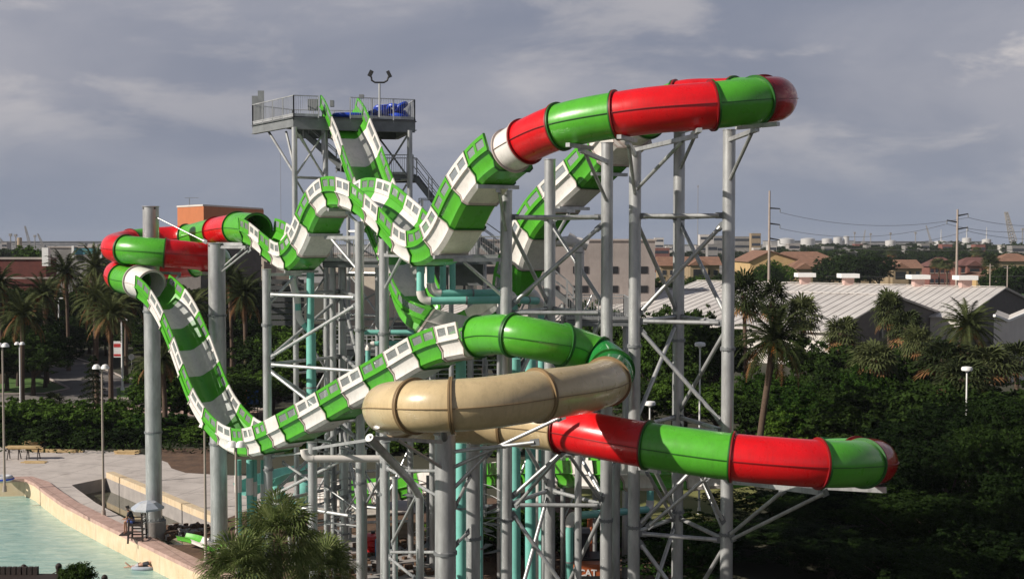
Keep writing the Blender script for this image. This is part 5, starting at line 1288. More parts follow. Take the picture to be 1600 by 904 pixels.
# near fan palm at the bottom: several overlapping heads
for i, (px, Y, yc, wd, lab) in enumerate(((432, 43, 846, .78, 'near fan palm with drooping fingers at the bottom of the picture'), (500, 45, 895, .7, 'low fan palm head right of the near palm at the bottom edge'), (372, 41, 900, .7, 'fan palm head in the bottom left of the palm group'))):
    pr = proto_fan(60+i, 7, 2.3, 40, 'fan_palm', .1, 'palm_n', 30, False); PROTO_H[pr.name] = 7; c = plant(pr, px, Y, yc, lab, 'palm tree', 'near fan palms', wide=wd); drop_tree(pr)
def scatter(n, x0, x1, Y0, Y1, protos, tops, label, cat, group, seed, wide=(.9, 1.3)):
    g = random.Random(seed)
    for i in range(n):
        px = x0+(x1-x0)*(i+g.uniform(.15, .85))/n; Y = g.uniform(Y0, Y1); plant(g.choice(protos), px, Y, g.uniform(*tops), label, cat, group, wide=g.uniform(*wide))
LT = 'dark tree in the belt between the road and the brick buildings on the left'
scatter(16, -60, 430, 196, 230, TP[:3], (432, 452), LT, 'tree', 'dark tree belt on the left', 1, (1.3, 1.8))
scatter(9, -60, 82, 165, 190, TP[:3], (462, 500), LT, 'tree', 'dark tree belt on the left', 2, (1.1, 1.4))
scatter(11, 215, 440, 165, 185, TP[:3], (470, 520), LT, 'tree', 'dark tree belt on the left', 3, (1.1, 1.4))
scatter(6, -30, 72, 136, 148, TP[:3], (500, 545), 'dark rounded tree on the verge beside the white lamp at far left', 'tree', 'verge trees at far left', 4, (1.0, 1.2))
scatter(22, -40, 440, 187, 193, TP[:3], (490, 528), LT, 'tree', 'dark tree belt on the left', 41, (.9, 1.3))
scatter(7, -60, 62, 156, 166, TP[:3], (495, 535), 'dark rounded tree on the verge beside the white lamp at far left', 'tree', 'verge trees at far left', 42, (1.0, 1.2))
HT = 'leafy hedge tree in the green row behind the concrete deck'
scatter(14, -20, 230, 107, 115, BP[:2], (616, 656), 'bright green shrub in the hedge between deck and road', 'shrub', 'hedge behind the deck', 5, (1.5, 2.0))
scatter(10, -30, 230, 103, 106, BP, (646, 676), 'bright green shrub in the hedge between deck and road', 'shrub', 'hedge behind the deck', 6, (1.2, 1.6))
scatter(10, 240, 440, 112, 128, TP, (560, 610), HT, 'tree', 'trees behind the lower chute', 7, (.9, 1.1))
scatter(10, 245, 480, 104, 110, BP, (645, 668), 'bright green shrub behind the lower chute dip', 'shrub', 'shrubs behind the lower dip', 8, (1.4, 1.8))
scatter(14, 400, 760, 118, 150, TP, (500, 600), 'tree seen through the columns below the stair tower', 'tree', 'trees behind the columns', 9, (1.0, 1.3))
scatter(10, 420, 800, 100, 108, BP, (640, 680), 'shrub seen through the columns below the stair tower', 'shrub', 'shrubs behind the columns', 10, (1.5, 2.2))
scatter(8, 760, 1000, 125, 150, TP, (470, 560), 'tree between the middle trussed tower and the garage', 'tree', 'trees behind the middle trussed tower', 11, (.9, 1.2))
scatter(8, 990, 1150, 112, 135, TP[:4], (478, 535), 'tree seen through the right trussed tower', 'tree', 'trees behind the right trussed tower', 12, (.9, 1.2))
BG = 'bright green feathery tree in the thicket behind the red and green lower tube'
scatter(13, 1000, 1420, 100, 110, [TP[3], TP[4], TP[1]], (560, 606), BG, 'tree', 'bright thicket right of the trussed towers', 13, (.75, 1.0))
scatter(7, 1170, 1420, 92, 98, [TP[3], TP[4], TP[0]], (592, 650), BG, 'tree', 'bright thicket right of the trussed towers', 14, (.65, .9))
scatter(12, 1280, 1540, 112, 128, TP[:3], (535, 560), 'dark tree at the foot of the warehouse walls', 'tree', 'trees below the warehouses', 15, (1.0, 1.3))
scatter(8, 1340, 1640, 84, 96, TP[:3], (590, 620), 'shadowed tree around the domed lamp on the right', 'tree', 'shadowed trees around the domed lamp', 16, (1.0, 1.2))
ND = 'large dark near tree filling the bottom right corner below the slide'
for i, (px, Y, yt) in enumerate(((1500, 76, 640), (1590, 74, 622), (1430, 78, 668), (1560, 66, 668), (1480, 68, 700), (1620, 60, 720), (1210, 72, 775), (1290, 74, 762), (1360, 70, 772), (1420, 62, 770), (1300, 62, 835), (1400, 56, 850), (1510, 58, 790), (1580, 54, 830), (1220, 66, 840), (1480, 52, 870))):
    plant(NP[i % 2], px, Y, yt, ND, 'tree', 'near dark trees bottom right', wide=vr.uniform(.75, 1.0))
plant(TP[4], 1085, 60, 838, 'olive green bush between the legs of the right trussed tower', 'shrub', wide=.8)
scatter(7, 950, 1130, 66, 71, BP, (790, 820), 'rust tinged shrub at the near edge of the grass field', 'shrub', 'shrubs at the edge of the grass field', 17, (1.2, 1.7))
scatter(6, 730, 960, 66, 71, BP[:3], (790, 825), 'shrub behind the two tall teal pipes', 'shrub', 'shrubs behind the teal pipes', 18, (1.0, 1.5))
scatter(4, 1150, 1220, 88, 92, TP[:3], (745, 775), 'dark shrubby tree at the right end of the grass field', 'tree', 'dark trees ending the grass field', 19, (.6, .8))
# small conifer by the road and cycad
cn = empty('conifer', (0, 0, 0)); mb = MB(); g9 = random.Random(4)
for k in range(9):
    z = .8+k*.62; r = 1.9*(1-k/10)
    for j in range(14):
        A = j*6.28/14+k*.3; q = []
        for s in range(4): q.append(Vector((math.cos(A)*r*s/3, math.sin(A)*r*s/3, z-.06*s*s+.1)))
        mb.pipe(q, .02, 'tbark', n=3)
        for s in range(18):
            c_ = q[0].lerp(q[3], .2+.8*s/18)+Vector((g9.uniform(-.12, .12), g9.uniform(-.12, .12), g9.uniform(-.05, .1))); mb.add([c_, c_+Vector((g9.uniform(-.2, .2), g9.uniform(-.2, .2), .05)), c_+Vector((g9.uniform(-.2, .2), g9.uniform(-.2, .2), .12))], [(0, 1, 2)], 'leaf')
mb.build('crown', cn, smooth=False, fix=False); MB().cyl((0, 0, 0), (0, 0, 6.2), .12, 'tbark', .02, n=8).build('trunk', cn); g = G(146, 645); cn.location = g; tag(cn, 'tiered dark conifer in front of the road by the palm trunk', 'conifer')
cy = proto_fan(77, .8, 1.4, 34, 'cycad', 0, 'palm', 12, False); g = G(84, 640); cy.location = g; tag(cy, 'low spiky cycad at the roadside behind the hedge', 'cycad')
# round clipped bush at bottom left
rb = empty('clipped_bush', (0, 0, 0)); mb = MB(); leafcloud(mb, [(0, 0, 0, .66, .85), (0, 0, 0, .56, .8)], 7000, .05, 'leaf', 5); mb.build('foliage', rb, smooth=False, fix=False)
q = P(120, 903, 44); rb.location = q; MB().cyl((0, 0, -q.z), (0, 0, 0), .08, 'tbark', n=8).build('stem', rb); tag(rb, 'round clipped bush between the rope posts at the bottom left', 'bush')
# ground cover beneath the trees
gc = MB(); g_ = np.random.default_rng(4)
def cover(n, X0, X1, Y0, Y1, size, m, h=.6):
    c = np.stack([g_.uniform(X0, X1, n), g_.uniform(Y0, Y1, n), g_.uniform(.02, h, n)], 1); a = g_.normal(size=(n, 3)); a /= np.linalg.norm(a, axis=1)[:, None]; b = np.cross(a, g_.normal(size=(n, 3))); b /= np.linalg.norm(b, axis=1)[:, None]; s = size*g_.uniform(.5, 1.4, n)[:, None]
    v = np.concatenate([c+a*s, c+b*s*.4, c-a*s, c-b*s*.4], 1).reshape(-1, 3); k = gc.mi(m); base = len(gc.v); gc.v.extend(map(tuple, v.tolist()))
    for i in range(n): j = base+4*i; gc.f.append((j, j+1, j+2, j+3)); gc.m.append(k)
cover(14000, 22, 60, 55, 78, .22, 'leaf_n', 1.2); cover(9000, -45, 14, 100, 116, .2, 'leaf', 1.0)
tag(gc.build('ground_cover', None, smooth=False, fix=False), kind='stuff')

# ------------------------------------------------------------------ warehouses
def gable(name, label, apex_px, apex_y, hr, he, rdir, L, hw, cat='warehouse', roofm=None, wallm='greywall', sidem='palewall', ribs=True, group=None):
    b = (452-apex_y)/F; Yr = (hr-H)/(-SP+b*CP)*(CP+b*SP); A0 = GP(apex_px, Yr, hr); r = Vector((rdir[0], rdir[1], 0)).normalized(); n = Vector((r.y, -r.x, 0))
    if n.y > 0: n = -n        # n towards the camera
    root = empty(name, (A0.x, A0.y, 0), label, cat, group); B0 = A0+r*L; zu = Vector((0, 0, 1))
    def pt_(base, k, z): p = base+n*k; return Vector((p.x, p.y, z))
    mb = MB(); mb.add([pt_(A0, hw, 0), pt_(A0, hw, he), A0.copy(), pt_(A0, -hw, he), pt_(A0, -hw, 0)], [(0, 1, 2, 3, 4)], wallm); mb.build('gable_wall', root, smooth=False); mb = MB(); mb.add([pt_(B0, hw, 0), pt_(B0, hw, he), B0.copy(), pt_(B0, -hw, he), pt_(B0, -hw, 0)], [(0, 1, 2, 3, 4)], wallm); mb.build('gable_wall', root, smooth=False)
    for s in (1, -1): mb = MB(); mb.add([pt_(A0, s*(hw-.01), 0), pt_(A0, s*(hw-.01), he), pt_(B0, s*(hw-.01), he), pt_(B0, s*(hw-.01), 0)], [(0, 1, 2, 3)], sidem); mb.build('side_wall', root, smooth=False)
    for s in (1, -1):
        mb = MB(); ov = .5; sl = (hr-he)/hw; a = A0-r*ov+zu*.12; b_ = B0+r*ov+zu*.12; c = pt_(b_, s*(hw+.6), he-.6*sl+.12); d = pt_(a, s*(hw+.6), he-.6*sl+.12)
        dn = Vector((0, 0, -.2)); mb.add([a, b_, c, d, a+dn, b_+dn, c+dn, d+dn], [(0, 1, 2, 3), (4, 5, 6, 7), (0, 1, 5, 4), (1, 2, 6, 5), (2, 3, 7, 6), (3, 0, 4, 7)], roofm)
        if ribs:
            k = int((L+1)/1.5)
            for i in range(k+1):
                p = a.lerp(b_, i/k); q = d.lerp(c, i/k); mb.bar(p+zu*.04, q+zu*.04, .26, .09, roofm)
        mb.build('roof_slope', root, smooth=False)
    MB().bar(A0-r*.5+zu*.28, B0+r*.5+zu*.28, .7, .08, roofm).build('ridge_cap', root)
    return root, A0, r, n
M['roof'] = mat('pale_ribbed_roof', (0.52, 0.48, 0.45), .5, .1, .2, .12, c2=(0.70, 0.66, 0.62))
rdir = (-.80, .60)
W1, a1, r1, n1_ = gable('warehouse', 'front long warehouse with ribbed metal roof and dark gable behind the fan palms', 1394, 462, 9.1, 5.0, rdir, 78, 25, roofm='roof' if False else M['roof'])
W2, a2, r2, n2_ = gable('warehouse', 'rear warehouse with four white roof vents on its ridge', 1567, 450, 9.1, 5.0, rdir, 62, 25, roofm=M['roof'])
# vents on the ridge
for i, px in enumerate((1258, 1325, 1434, 1508)):
    best = min((abs((800+F*(a2+r2*t).x/((a2+r2*t).y*CP-(9.1-H)*SP))-px), t) for t in [k*.25 for k in range(260)])[1]; c = a2+r2*best
    MB().box((c.x, c.y, 9.8), (1.9, 1.9, 1.5), 'pinkv').build('roof_vent', W2); MB().box((c.x, c.y, 10.9), (3.6, 3.4, .8), 'wpaint').build('vent_cap', W2)
# window in dark gable
c = a1+n1_*0; mb = MB(); g_n = Vector((-r1.x, -r1.y, 0))
for s in (1.5, 4.3): 
    c = a1+n1_*s+g_n*.06; mb = MB(); mb.box((c.x, c.y, 4.6), (2.0, .1, 3.6), 'win', X=n1_, Y=g_n); w0 = mb.build('window', W1); MB().box((c.x+g_n.x*.06, c.y+g_n.y*.06, 4.6), (.14, .06, 3.6), 'palewall', X=n1_, Y=g_n).build('mullion', w0)
W3 = empty('shed', (0, 0, 0), 'pale metal shed with a shallow V roofline at the right edge', 'shed')
a = P(1556, 488, 150); b = P(1575, 500, 150); c_ = P(1660, 470, 160)
mb = MB(); pts_ = [P(1553, 494, 148), P(1574, 502, 150), P(1660, 466, 165)]
for i in range(2):
    p, q = pts_[i], pts_[i+1]; mb.add([(p.x, p.y, 0), (q.x, q.y, 0), tuple(q), tuple(p), (p.x+6, p.y+14, 0), (q.x+6, q.y+14, 0), (q.x+6, q.y+14, q.z), (p.x+6, p.y+14, p.z)], [(0, 1, 2, 3), (4, 5, 6, 7), (3, 2, 6, 7), (0, 3, 7, 4), (1, 2, 6, 5)], 'palewall')
mb.build('wall', W3, smooth=False); mb = MB(); [mb.bar(pts_[i]+Vector((0, -.1, .1)), pts_[i+1]+Vector((0, -.1, .1)), .3, .3, 'wpaint') for i in range(2)]; mb.build('fascia', W3)

# ------------------------------------------------------------------ boxes with windows
def block(name, label, px0, px1, d, ytop, wallm, floors=(), wins=None, depth=20, cat='building', roof=None, rz=0, ybase=None, group=None, winm='dark', parapet=True):
    p0 = P(px0, 500, d); p1 = P(px1, 500, d); z = ZY(ytop, d); wd = (p1.x-p0.x)/math.cos(rz); cx = (p0.x+p1.x)/2; X = Vector((math.cos(rz), math.sin(rz), 0)); Yv = Vector((-math.sin(rz), math.cos(rz), 0)); c = Vector((cx, p0.y, 0))+Yv*depth/2
    root = empty(name, (cx, p0.y, 0), label, cat, group); MB().box((c.x, c.y, z/2), (wd, depth, z), wallm, rz=rz).build('wall', root, smooth=False)
    if parapet: MB().box((c.x, c.y, z+.15), (wd+.5, depth+.5, .3), 'kerb', rz=rz).build('parapet', root, smooth=False)
    for (y0, y1, n, fr) in floors:
        zc_ = (ZY(y0, d)+ZY(y1, d))/2; zh = ZY(y0, d)-ZY(y1, d)
        for i in range(n):
            u = (i+.5)/n-.5; q = Vector((cx, p0.y, zc_))+X*u*wd-Yv*.04; w0 = MB().box(q, (wd/n*fr, .12, zh), winm, rz=rz).build('window', root, smooth=False)
            if zh < 3.5 and winm == 'dark' and fr < .5: MB().box(q-Vector((0, .08, zh/2+.25)), (wd/n*fr*1.15, .2, .25), wallm, rz=rz).build('window_sill', w0, smooth=False)
    return root
gar = block('parking_garage', 'greyish pink concrete parking garage with dark slot openings behind the middle tower', 745, 1023, 205, 376, 'garage', [(416, 427, 6, .52), (446, 457, 6, .52)], depth=40, rz=.0)
for px in (780, 835, 920, 965): q = P(px, 420, 204.9); MB().box((q.x, q.y-.02, 9), (.12, .1, 17), 'conc_d').build('panel_joint', gar)
for py in (401,): q = P(884, py, 204.9); MB().box((q.x, q.y-.03, q.z), (29.5, .1, .12), 'conc_d').build('panel_joint', gar)
wb = block('hotel_block', 'white block with rows of square dark windows behind the hump run', 352, 432, 235, 384, 'plaster', [(401, 410, 4, .36), (429, 437, 4, .36)], depth=20)
q = P(392, 388, 234); mb = MB(); [mb.box((q.x-4.4+i*1.45, q.y, ZY(388, 234)), (.5, .5, .9), 'plaster') for i in range(7)]; mb.build('cornice_block', wb)
ob = empty('orange_building', P(318, 400, 200), 'flat topped orange building block above the left tube coil', 'building')
p = P(318, 322, 200); z = p.z; pl_ = P(277, 322, 208); pr_ = P(412, 322, 222)
mb = MB(); pa = [(pl_.x, pl_.y), (p.x, p.y), (pr_.x, pr_.y), (pr_.x-8, pr_.y+10)]; mb.prism(pa, ZY(375, 200), z, 'orange'); mb.build('wall', ob, smooth=False); mb = MB(); mb.prism([(x*1.01, y-.3) for x, y in pa], 0, ZY(375, 200)+.01, 'greywall'); mb.build('lower_wall', ob, smooth=False); mb = MB(); mb.prism([(x*1.002, y) for x, y in pa], z+.02, z+.3, 'palewall'); mb.build('parapet', ob, smooth=False)
q = P(296, 322, 212); MB().cyl((q.x, q.y, z), (q.x, q.y, ZY(309, 212)), .06, 'steel_d').build('antenna', ob); MB().bar((q.x-.8, q.y, ZY(309, 212)), (q.x+1.6, q.y, ZY(309, 212)), .08, .08, 'steel_d').build('antenna_arm', ob)
lb = block('brick_hall', 'long low dark red brick hall at the left edge', -80, 73, 215, 405, 'brick', [], depth=5)
q = P(74, 400, 214); MB().box((q.x, q.y-.5, ZY(401, 214)), (1.1, 1.1, 3.2), 'wpaint').build('corner_column', lb)
q = P(20, 437, 214); MB().box((q.x, q.y-.1, ZY(434, 214)), (26, .12, .3), 'kerb').build('string_course', lb)
for i in range(9): q = P(-60+i*15, 400, 213); 
bs = block('store', 'low store with a teal blue roof edge behind the far date palms', 78, 160, 330, 387, 'far', [], depth=30); q = P(140, 390, 329.5); MB().box((q.x, q.y-.1, ZY(392, 329)), (8.0, .4, 1.8), 'bucket').build('blue_fascia', bs)
for px in (115, 158): q = P(px, 390, 329); MB().box((q.x, q.y-.4, ZY(393, 329)), (.6, .6, 3.2), 'wpaint').build('white_pilaster', bs)
wp = block('low_annex', 'cream annex with small windows behind the column cluster', 505, 600, 240, 398, 'plaster', [(405, 411, 6, .4)], depth=20)

# ------------------------------------------------------------------ houses beyond the warehouses
def house(label, px0, px1, d, yb, ye, yr, wallm, roofm, cat='apartment house', gend=None, nw=4, fl=2, depth=12, name='apartment_house', group='terracotta roofed apartment houses', porch=False):
    p0 = P(px0, yb, d); p1 = P(px1, yb, d); he = ZY(ye, d); hr = ZY(yr, d); root = empty(name, ((p0.x+p1.x)/2, p0.y, 0), label, cat, group); w_ = p1.x-p0.x; y0 = p0.y
    MB().box(((p0.x+p1.x)/2, y0+depth/2, he/2), (w_, depth, he), wallm).build('wall', root, smooth=False)
    ov = .8; mb = MB(); x0, x1 = p0.x-ov, p1.x+ov; ya, yb_ = y0-ov, y0+depth+ov; rx0, rx1 = (x0+depth*.45, x1-depth*.45) if gend is None else (x0, x1); ym = y0+depth/2
    mb.add([(x0, ya, he), (x1, ya, he), (x1, yb_, he), (x0, yb_, he), (rx0, ym, hr), (rx1, ym, hr)], [(0, 1, 5, 4), (1, 2, 5), (2, 3, 4, 5), (3, 0, 4), (0, 3, 2, 1)], roofm); mb.build('roof', root, smooth=False)
    for f in range(fl):
        z = he*(f+.55)/fl
        for i in range(nw):
            x = p0.x+w_*(i+.5)/nw; w0 = MB().box((x, y0-.04, z), (1.3, .14, 1.6), 'win').build('window', root, smooth=False); MB().box((x, y0-.12, z-.9), (1.6, .14, .14), 'plaster').build('window_sill', w0, smooth=False)
    if porch:
        x = p0.x+w_*.3; mb = MB(); mb.box((x, y0-1.2, he*.5), (5.5, 2.4, he*.98), wallm); pc = mb.build('porch', root, smooth=False)
        for f in range(fl): MB().box((x, y0-2.45, he*(f+.45)/fl), (3.6, .1, he/fl*.62), 'dark').build('porch_opening', pc, smooth=False)
        mb = MB(); mb.add([(x-3.4, y0-3, he), (x+3.4, y0-3, he), (x+3.4, y0+4, he), (x-3.4, y0+4, he), (x, y0-3, he+2), (x, y0+4, he+2)], [(0, 1, 4), (1, 2, 5, 4), (3, 0, 4, 5), (2, 3, 5)], roofm); mb.build('porch_roof', root, smooth=False)
    return root
# yellow gable end building, gable facing the camera
gp = P(1172, 440, 430); p1 = P(1255, 440, 430); he = ZY(409, 430); hr = ZY(393, 430); yg = empty('apartment_house', ((gp.x+p1.x)/2, gp.y, 0), 'yellow gable ended apartment house behind the utility pole', 'apartment house', 'terracotta roofed apartment houses')
xm = P(1203, 440, 430).x; mb = MB(); y0 = gp.y; mb.add([(gp.x, y0, 0), (p1.x, y0, 0), (p1.x, y0, he), (xm, y0, hr), (gp.x, y0, he), (gp.x, y0+30, 0), (p1.x, y0+30, 0), (p1.x, y0+30, he), (xm, y0+30, hr), (gp.x, y0+30, he)], [(0, 1, 2, 3, 4), (5, 6, 7, 8, 9), (0, 4, 9, 5), (1, 2, 7, 6)], 'yellow'); mb.build('wall', yg, smooth=False)
mb = MB(); u = Vector((0, 0, .25))
for a, b in (((gp.x-.8, he-.2), (xm, hr)), ((xm, hr), (p1.x+.8, he-.2))): mb.add([(a[0], y0-.8, a[1]+.1), (b[0], y0-.8, b[1]+.1), (b[0], y0+31, b[1]+.1), (a[0], y0+31, a[1]+.1), (a[0], y0-.8, a[1]+.4), (b[0], y0-.8, b[1]+.4), (b[0], y0+31, b[1]+.4), (a[0], y0+31, a[1]+.4)], [(0, 1, 2, 3), (4, 5, 6, 7), (0, 1, 5, 4), (2, 3, 7, 6), (1, 2, 6, 5), (3, 0, 4, 7)], 'shingle')
mb.build('roof', yg, smooth=False)
for i in range(3):
    for f in range(3): MB().box((gp.x+3+i*4.5, y0-.05, 2+f*3.1), (1.1, .1, 1.3), 'win').build('window', yg)
house('broad terracotta roofed wing behind the yellow gable', 1205, 1312, 445, 440, 409, 393, 'tan', 'shingle', nw=7, depth=16)
house('terracotta roofed house with arched porch in front of the yellow gable', 1235, 1300, 415, 443, 420, 405, 'tan', 'shingle', nw=4, porch=True)
house('yellow house with terracotta roof right of the dark oak trees', 1388, 1440, 420, 444, 419, 406, 'tan', 'shingle', gend=1, nw=4, porch=True, depth=16)
house('low wing of the terracotta houses below the oak trees', 1300, 1385, 440, 445, 425, 416, 'tan', 'shingle', nw=6)
house('long red brick apartment row left of the second utility pole', 1452, 1500, 480, 440, 416, 402, 'brick2', 'shingle_d', nw=6, group='maroon roofed apartment rows')
house('red brick apartment row right of the second utility pole', 1500, 1562, 470, 440, 415, 402, 'brick2', 'shingle_d', nw=7, group='maroon roofed apartment rows', porch=True)
house('pale yellow house at the right edge', 1562, 1620, 430, 443, 408, 396, 'tan', 'shingle', nw=4)
house('tan house between the trussed tower columns, right one', 1076, 1124, 380, 440, 414, 401, 'tan', 'shingle', gend=1, nw=4, porch=True)
house('tan house just right of the parking garage', 1032, 1056, 390, 440, 415, 401, 'tan', 'shingle', gend=1, nw=2)
house('small white gabled house among the far trees', 1312, 1338, 620, 410, 394, 386, 'far2', 'far', nw=2, group=None)
house('yellow house low behind the rear warehouse gable', 1525, 1548, 400, 448, 432, 425, 'yellow', 'shingle', nw=2)
def strip(pxs, Y, tops, label, group, protos, seed, wide=(2.0, 3.0)):
    g = random.Random(seed)
    for px in pxs: plant(g.choice(protos), px, Y*g.uniform(.97, 1.03), g.uniform(*tops), label, 'tree', group, wide=g.uniform(*wide))
strip([1296, 1312, 1328, 1344, 1360, 1374], 400, (396, 404), 'dark oak in the row in front of the terracotta houses', 'oaks before the terracotta houses', TP[:3], 1, (1.6, 2.0))
strip([1195, 1208, 1222], 330, (407, 413), 'bright round tree at the left end of the rear warehouse', 'round trees by the rear warehouse', TP[3:5], 2, (1.2, 1.5))
strip([1130+i*14 for i in range(5)], 350, (425, 438), 'low tree between the trussed tower and the yellow houses', 'low trees left of the yellow houses', TP, 3, (1.0, 1.4))
strip([1010+i*13 for i in range(9)], 330, (430, 442), 'low tree behind the front warehouse roof', 'low trees behind the front warehouse', TP, 31, (.9, 1.2))
strip([1565, 1580, 1595, 1610], 330, (410, 425), 'dark tree at the right edge behind the warehouses', 'dark trees at the right edge', TP[:3], 4, (1.5, 2.0))
strip([1240+i*17 for i in range(24)], 640, (386, 396), 'dark tree in the far tree line beyond the houses', 'far tree line right', TP[:3], 5, (2.6, 3.4))
strip([1300+i*19 for i in range(17)], 900, (378, 386), 'dark tree in the farthest tree line on the right', 'farthest tree line right', TP[:3], 6, (3.0, 4.0))
strip([1020+i*22 for i in range(13)], 800, (391, 397), 'dark tree among the distant town buildings', 'town trees', TP[:3], 7, (2.4, 3.4))
strip([1205+i*11 for i in range(13)], 950, (380, 385), 'dark tree at the foot of the white storage tanks', 'trees under the storage tanks', TP[:3], 66, (3.0, 4.0))
strip([-20+i*20 for i in range(16)], 520, (386, 392), 'dark tree beyond the brick hall on the left', 'trees beyond the brick hall', TP[:3], 8, (2.2, 3.0))
plant(TP[3], 46, 300, 384, 'green tree top showing above the brick hall roof', 'tree', wide=1.9)
strip([600+i*25 for i in range(8)], 420, (398, 410), 'tree between the towers and the horizon in the middle', 'trees in the far middle', TP[:3], 9, (1.8, 2.4))
for i, (px, Y, yc) in enumerate(((1468, 430, 412), (1480, 420, 414), (1545, 400, 408), (1552, 390, 412), (1395, 600, 394), (1525, 560, 394))): plant(FP[i % 2], px, Y, yc, 'distant palm standing among the apartment houses', 'palm tree', 'distant palms', wide=1.9)
for t_ in TP+NP+BP+DP+FP: drop_tree(t_)
# grass beyond the warehouses
sheet('lawn', [(40, 300), (420, 300), (420, 470), (40, 470)], .03, 'lawn')
sheet('distant_town_ground', [(-3000, 520), (3000, 520), (3000, 5000), (-3000, 5000)], .05, 'far')
# utility poles
def upole(label, px, Y, yb, yt, arms, rb=.55):
    z = ZY(yt, Y); g = GP(px, Y, 0); root = empty('utility_pole', (g.x, Y, 0), label, 'utility pole'); x = GP(px, Y, z).x
    MB().cyl((g.x, Y, 0), (g.x, Y, z), rb, 'pole', rb*.6, n=14).build('pole', root); ends = []
    for (sx_, y0, y1) in arms:
        a = Vector((g.x, Y, ZY(y0, Y))); b = Vector((g.x+sx_, Y, ZY(y1, Y))); MB().cyl(a, b, .2, 'rub', .14, n=8).build('cross_arm', root)
        MB().cyl(b-Vector((0, 0, .1)), b-Vector((0, 0, .9)), .12, 'steel_d', n=6).build('insulator', root); ends.append(b-Vector((0, 0, .9)))
    return root, ends
u1, e1 = upole('tall utility pole left of the yellow gable', 1201, 300, 0, 298, [(2.6, 325, 326), (2.6, 349, 351), (2.6, 372, 375)], .38)
u2, e2 = upole('utility pole in front of the brick apartment row', 1494, 300, 0, 327, [(2.6, 337, 334), (-2.6, 347, 344), (2.6, 358, 355)], .38)
def wire(label, a, b, sag, r=.05):
    n = 24; mb = MB(); a = Vector(a); b = Vector(b); mb.pipe([a.lerp(b, t/n)-Vector((0, 0, sag*4*(t/n)*(1-t/n))) for t in range(n+1)], r, 'wire', n=5); o = mb.build('power_line', None); return tag(o, label, 'power line', 'power lines')
wire('upper power line sagging between the two utility poles', e1[0], e2[0], 2.6); wire('middle power line sagging between the two utility poles', e1[1], e2[1], 2.6); wire('lower power line sagging between the two utility poles', e1[2], e2[2], 2.6)
for k, nm in enumerate(('top', 'middle', 'lowest')): wire(nm+' power line running off the right edge from the right pole', e2[k], e2[k]+Vector((32, 20, -1.2)), 1.2)
wire('long low power line crossing in front of the houses', GP(1312, 300, ZY(388, 300)), GP(1660, 300, ZY(387, 300)), .6, .06)
wire('lower thin line crossing before the apartment houses', GP(1290, 290, ZY(431, 290)), GP(1660, 290, ZY(430, 290)), .3, .04)
for i, (px, Y, y0) in enumerate(((1546, 285, 412), (1573, 285, 415))):
    g = GP(px, Y, 0); r0 = empty('utility_pole', (g.x, Y, 0), ['short service pole right of the red brick row', 'second short service pole near the right edge'][i], 'utility pole'); MB().cyl((g.x, Y, 0), (g.x, Y, ZY(y0, Y)), .16, 'pole', .12, n=10).build('pole', r0); MB().bar((g.x-.8, Y, ZY(y0, Y)-.5), (g.x+.8, Y, ZY(y0, Y)-.5), .12, .12, 'pole').build('cross_arm', r0)
# storage tanks, terminals
for i, (px, wd_, yt, Y, lab) in enumerate(((1228, 26, 373.5, 2200, 'left white storage tank on the horizon'), (1262, 22, 373, 2250, 'second white storage tank on the horizon'), (1292, 16, 373, 2300, 'third smaller storage tank on the horizon'), (1309, 14, 371, 2250, 'tall pale silo group on the horizon'), (1322, 9, 369, 2250, 'rightmost pale silo on the horizon'),
        (1391, 16, 376, 1500, 'low white shed roof on the horizon'), (1470, 20, 377, 1400, 'white dome low on the horizon'), (1510, 14, 372, 1400, 'white spiky terminal left of the lattice crane'), (1541, 14, 374, 1400, 'white terminal just left of the lattice crane'))):
    g = GP(px, Y, 0); r_ = wd_/2*Y/F; z = ZY(yt, Y); t = empty('storage_tank', (g.x, Y, 0), lab, 'storage tank'); mb = MB(); mb.lathe([(r_, 0), (r_, z), (r_*.5, z+r_*.12), (.2, z+r_*.16)], (g.x, Y, 0), 'tank', n=24); mb.build('tank_shell', t)
    if i in (7, 8, 6): MB().cyl((g.x, Y, z), (g.x, Y, z+14), .7, 'tank', .3, n=8).build('mast', t)
# lattice cranes, masts
def crane(label, x0, y0, x1, y1, Y, w_=2.2, name='lattice_crane'):
    a = GP(x0, Y, max(0, ZY(y0, Y))); b = GP(x1, Y, ZY(y1, Y)); root = empty(name, (a.x, Y, 0), label, 'crane'); mb = MB(); n = 10
    side = Vector((1, 0, 0)); dep = Vector((0, 1, 0)); P4 = lambda t, s, q: a.lerp(b, t)+side*s*w_/2*(1-.6*t)+dep*q*w_/2*(1-.6*t)
    for s in (-1, 1):
        for q in (-1, 1): mb.cyl(P4(0, s, q), P4(1, s, q), w_*.11, 'far', n=5)
    for i in range(n): mb.cyl(P4(i/n, -1, -1), P4((i+1)/n, 1, -1), w_*.08, 'far', n=4); mb.cyl(P4(i/n, 1, 1), P4((i+1)/n, -1, 1), w_*.08, 'far', n=4)
    mb.build('boom', root); MB().box((a.x, Y, max(1.5, a.z*.5)), (5, 5, max(3, a.z)), 'far').build('cab', root)
crane('large lattice crane boom on the horizon at the right', 1583, 376, 1572, 331, 1400, 6); crane('left leaning lattice crane above the brick hall', 47, 384, 39, 353, 1300, 2.4); crane('second leaning lattice crane right of it above the brick hall', 67, 383, 59, 365, 1300, 2.2)
crane('lattice crane cut by the left edge on the horizon', 9, 384, -2, 370, 1300, 2.0); crane('thin leaning crane between the tanks and the second pole', 1455, 378, 1447, 352, 1500, 2.0); crane('short thin crane right of the silos', 1349, 378, 1352, 359, 1500, 1.6)
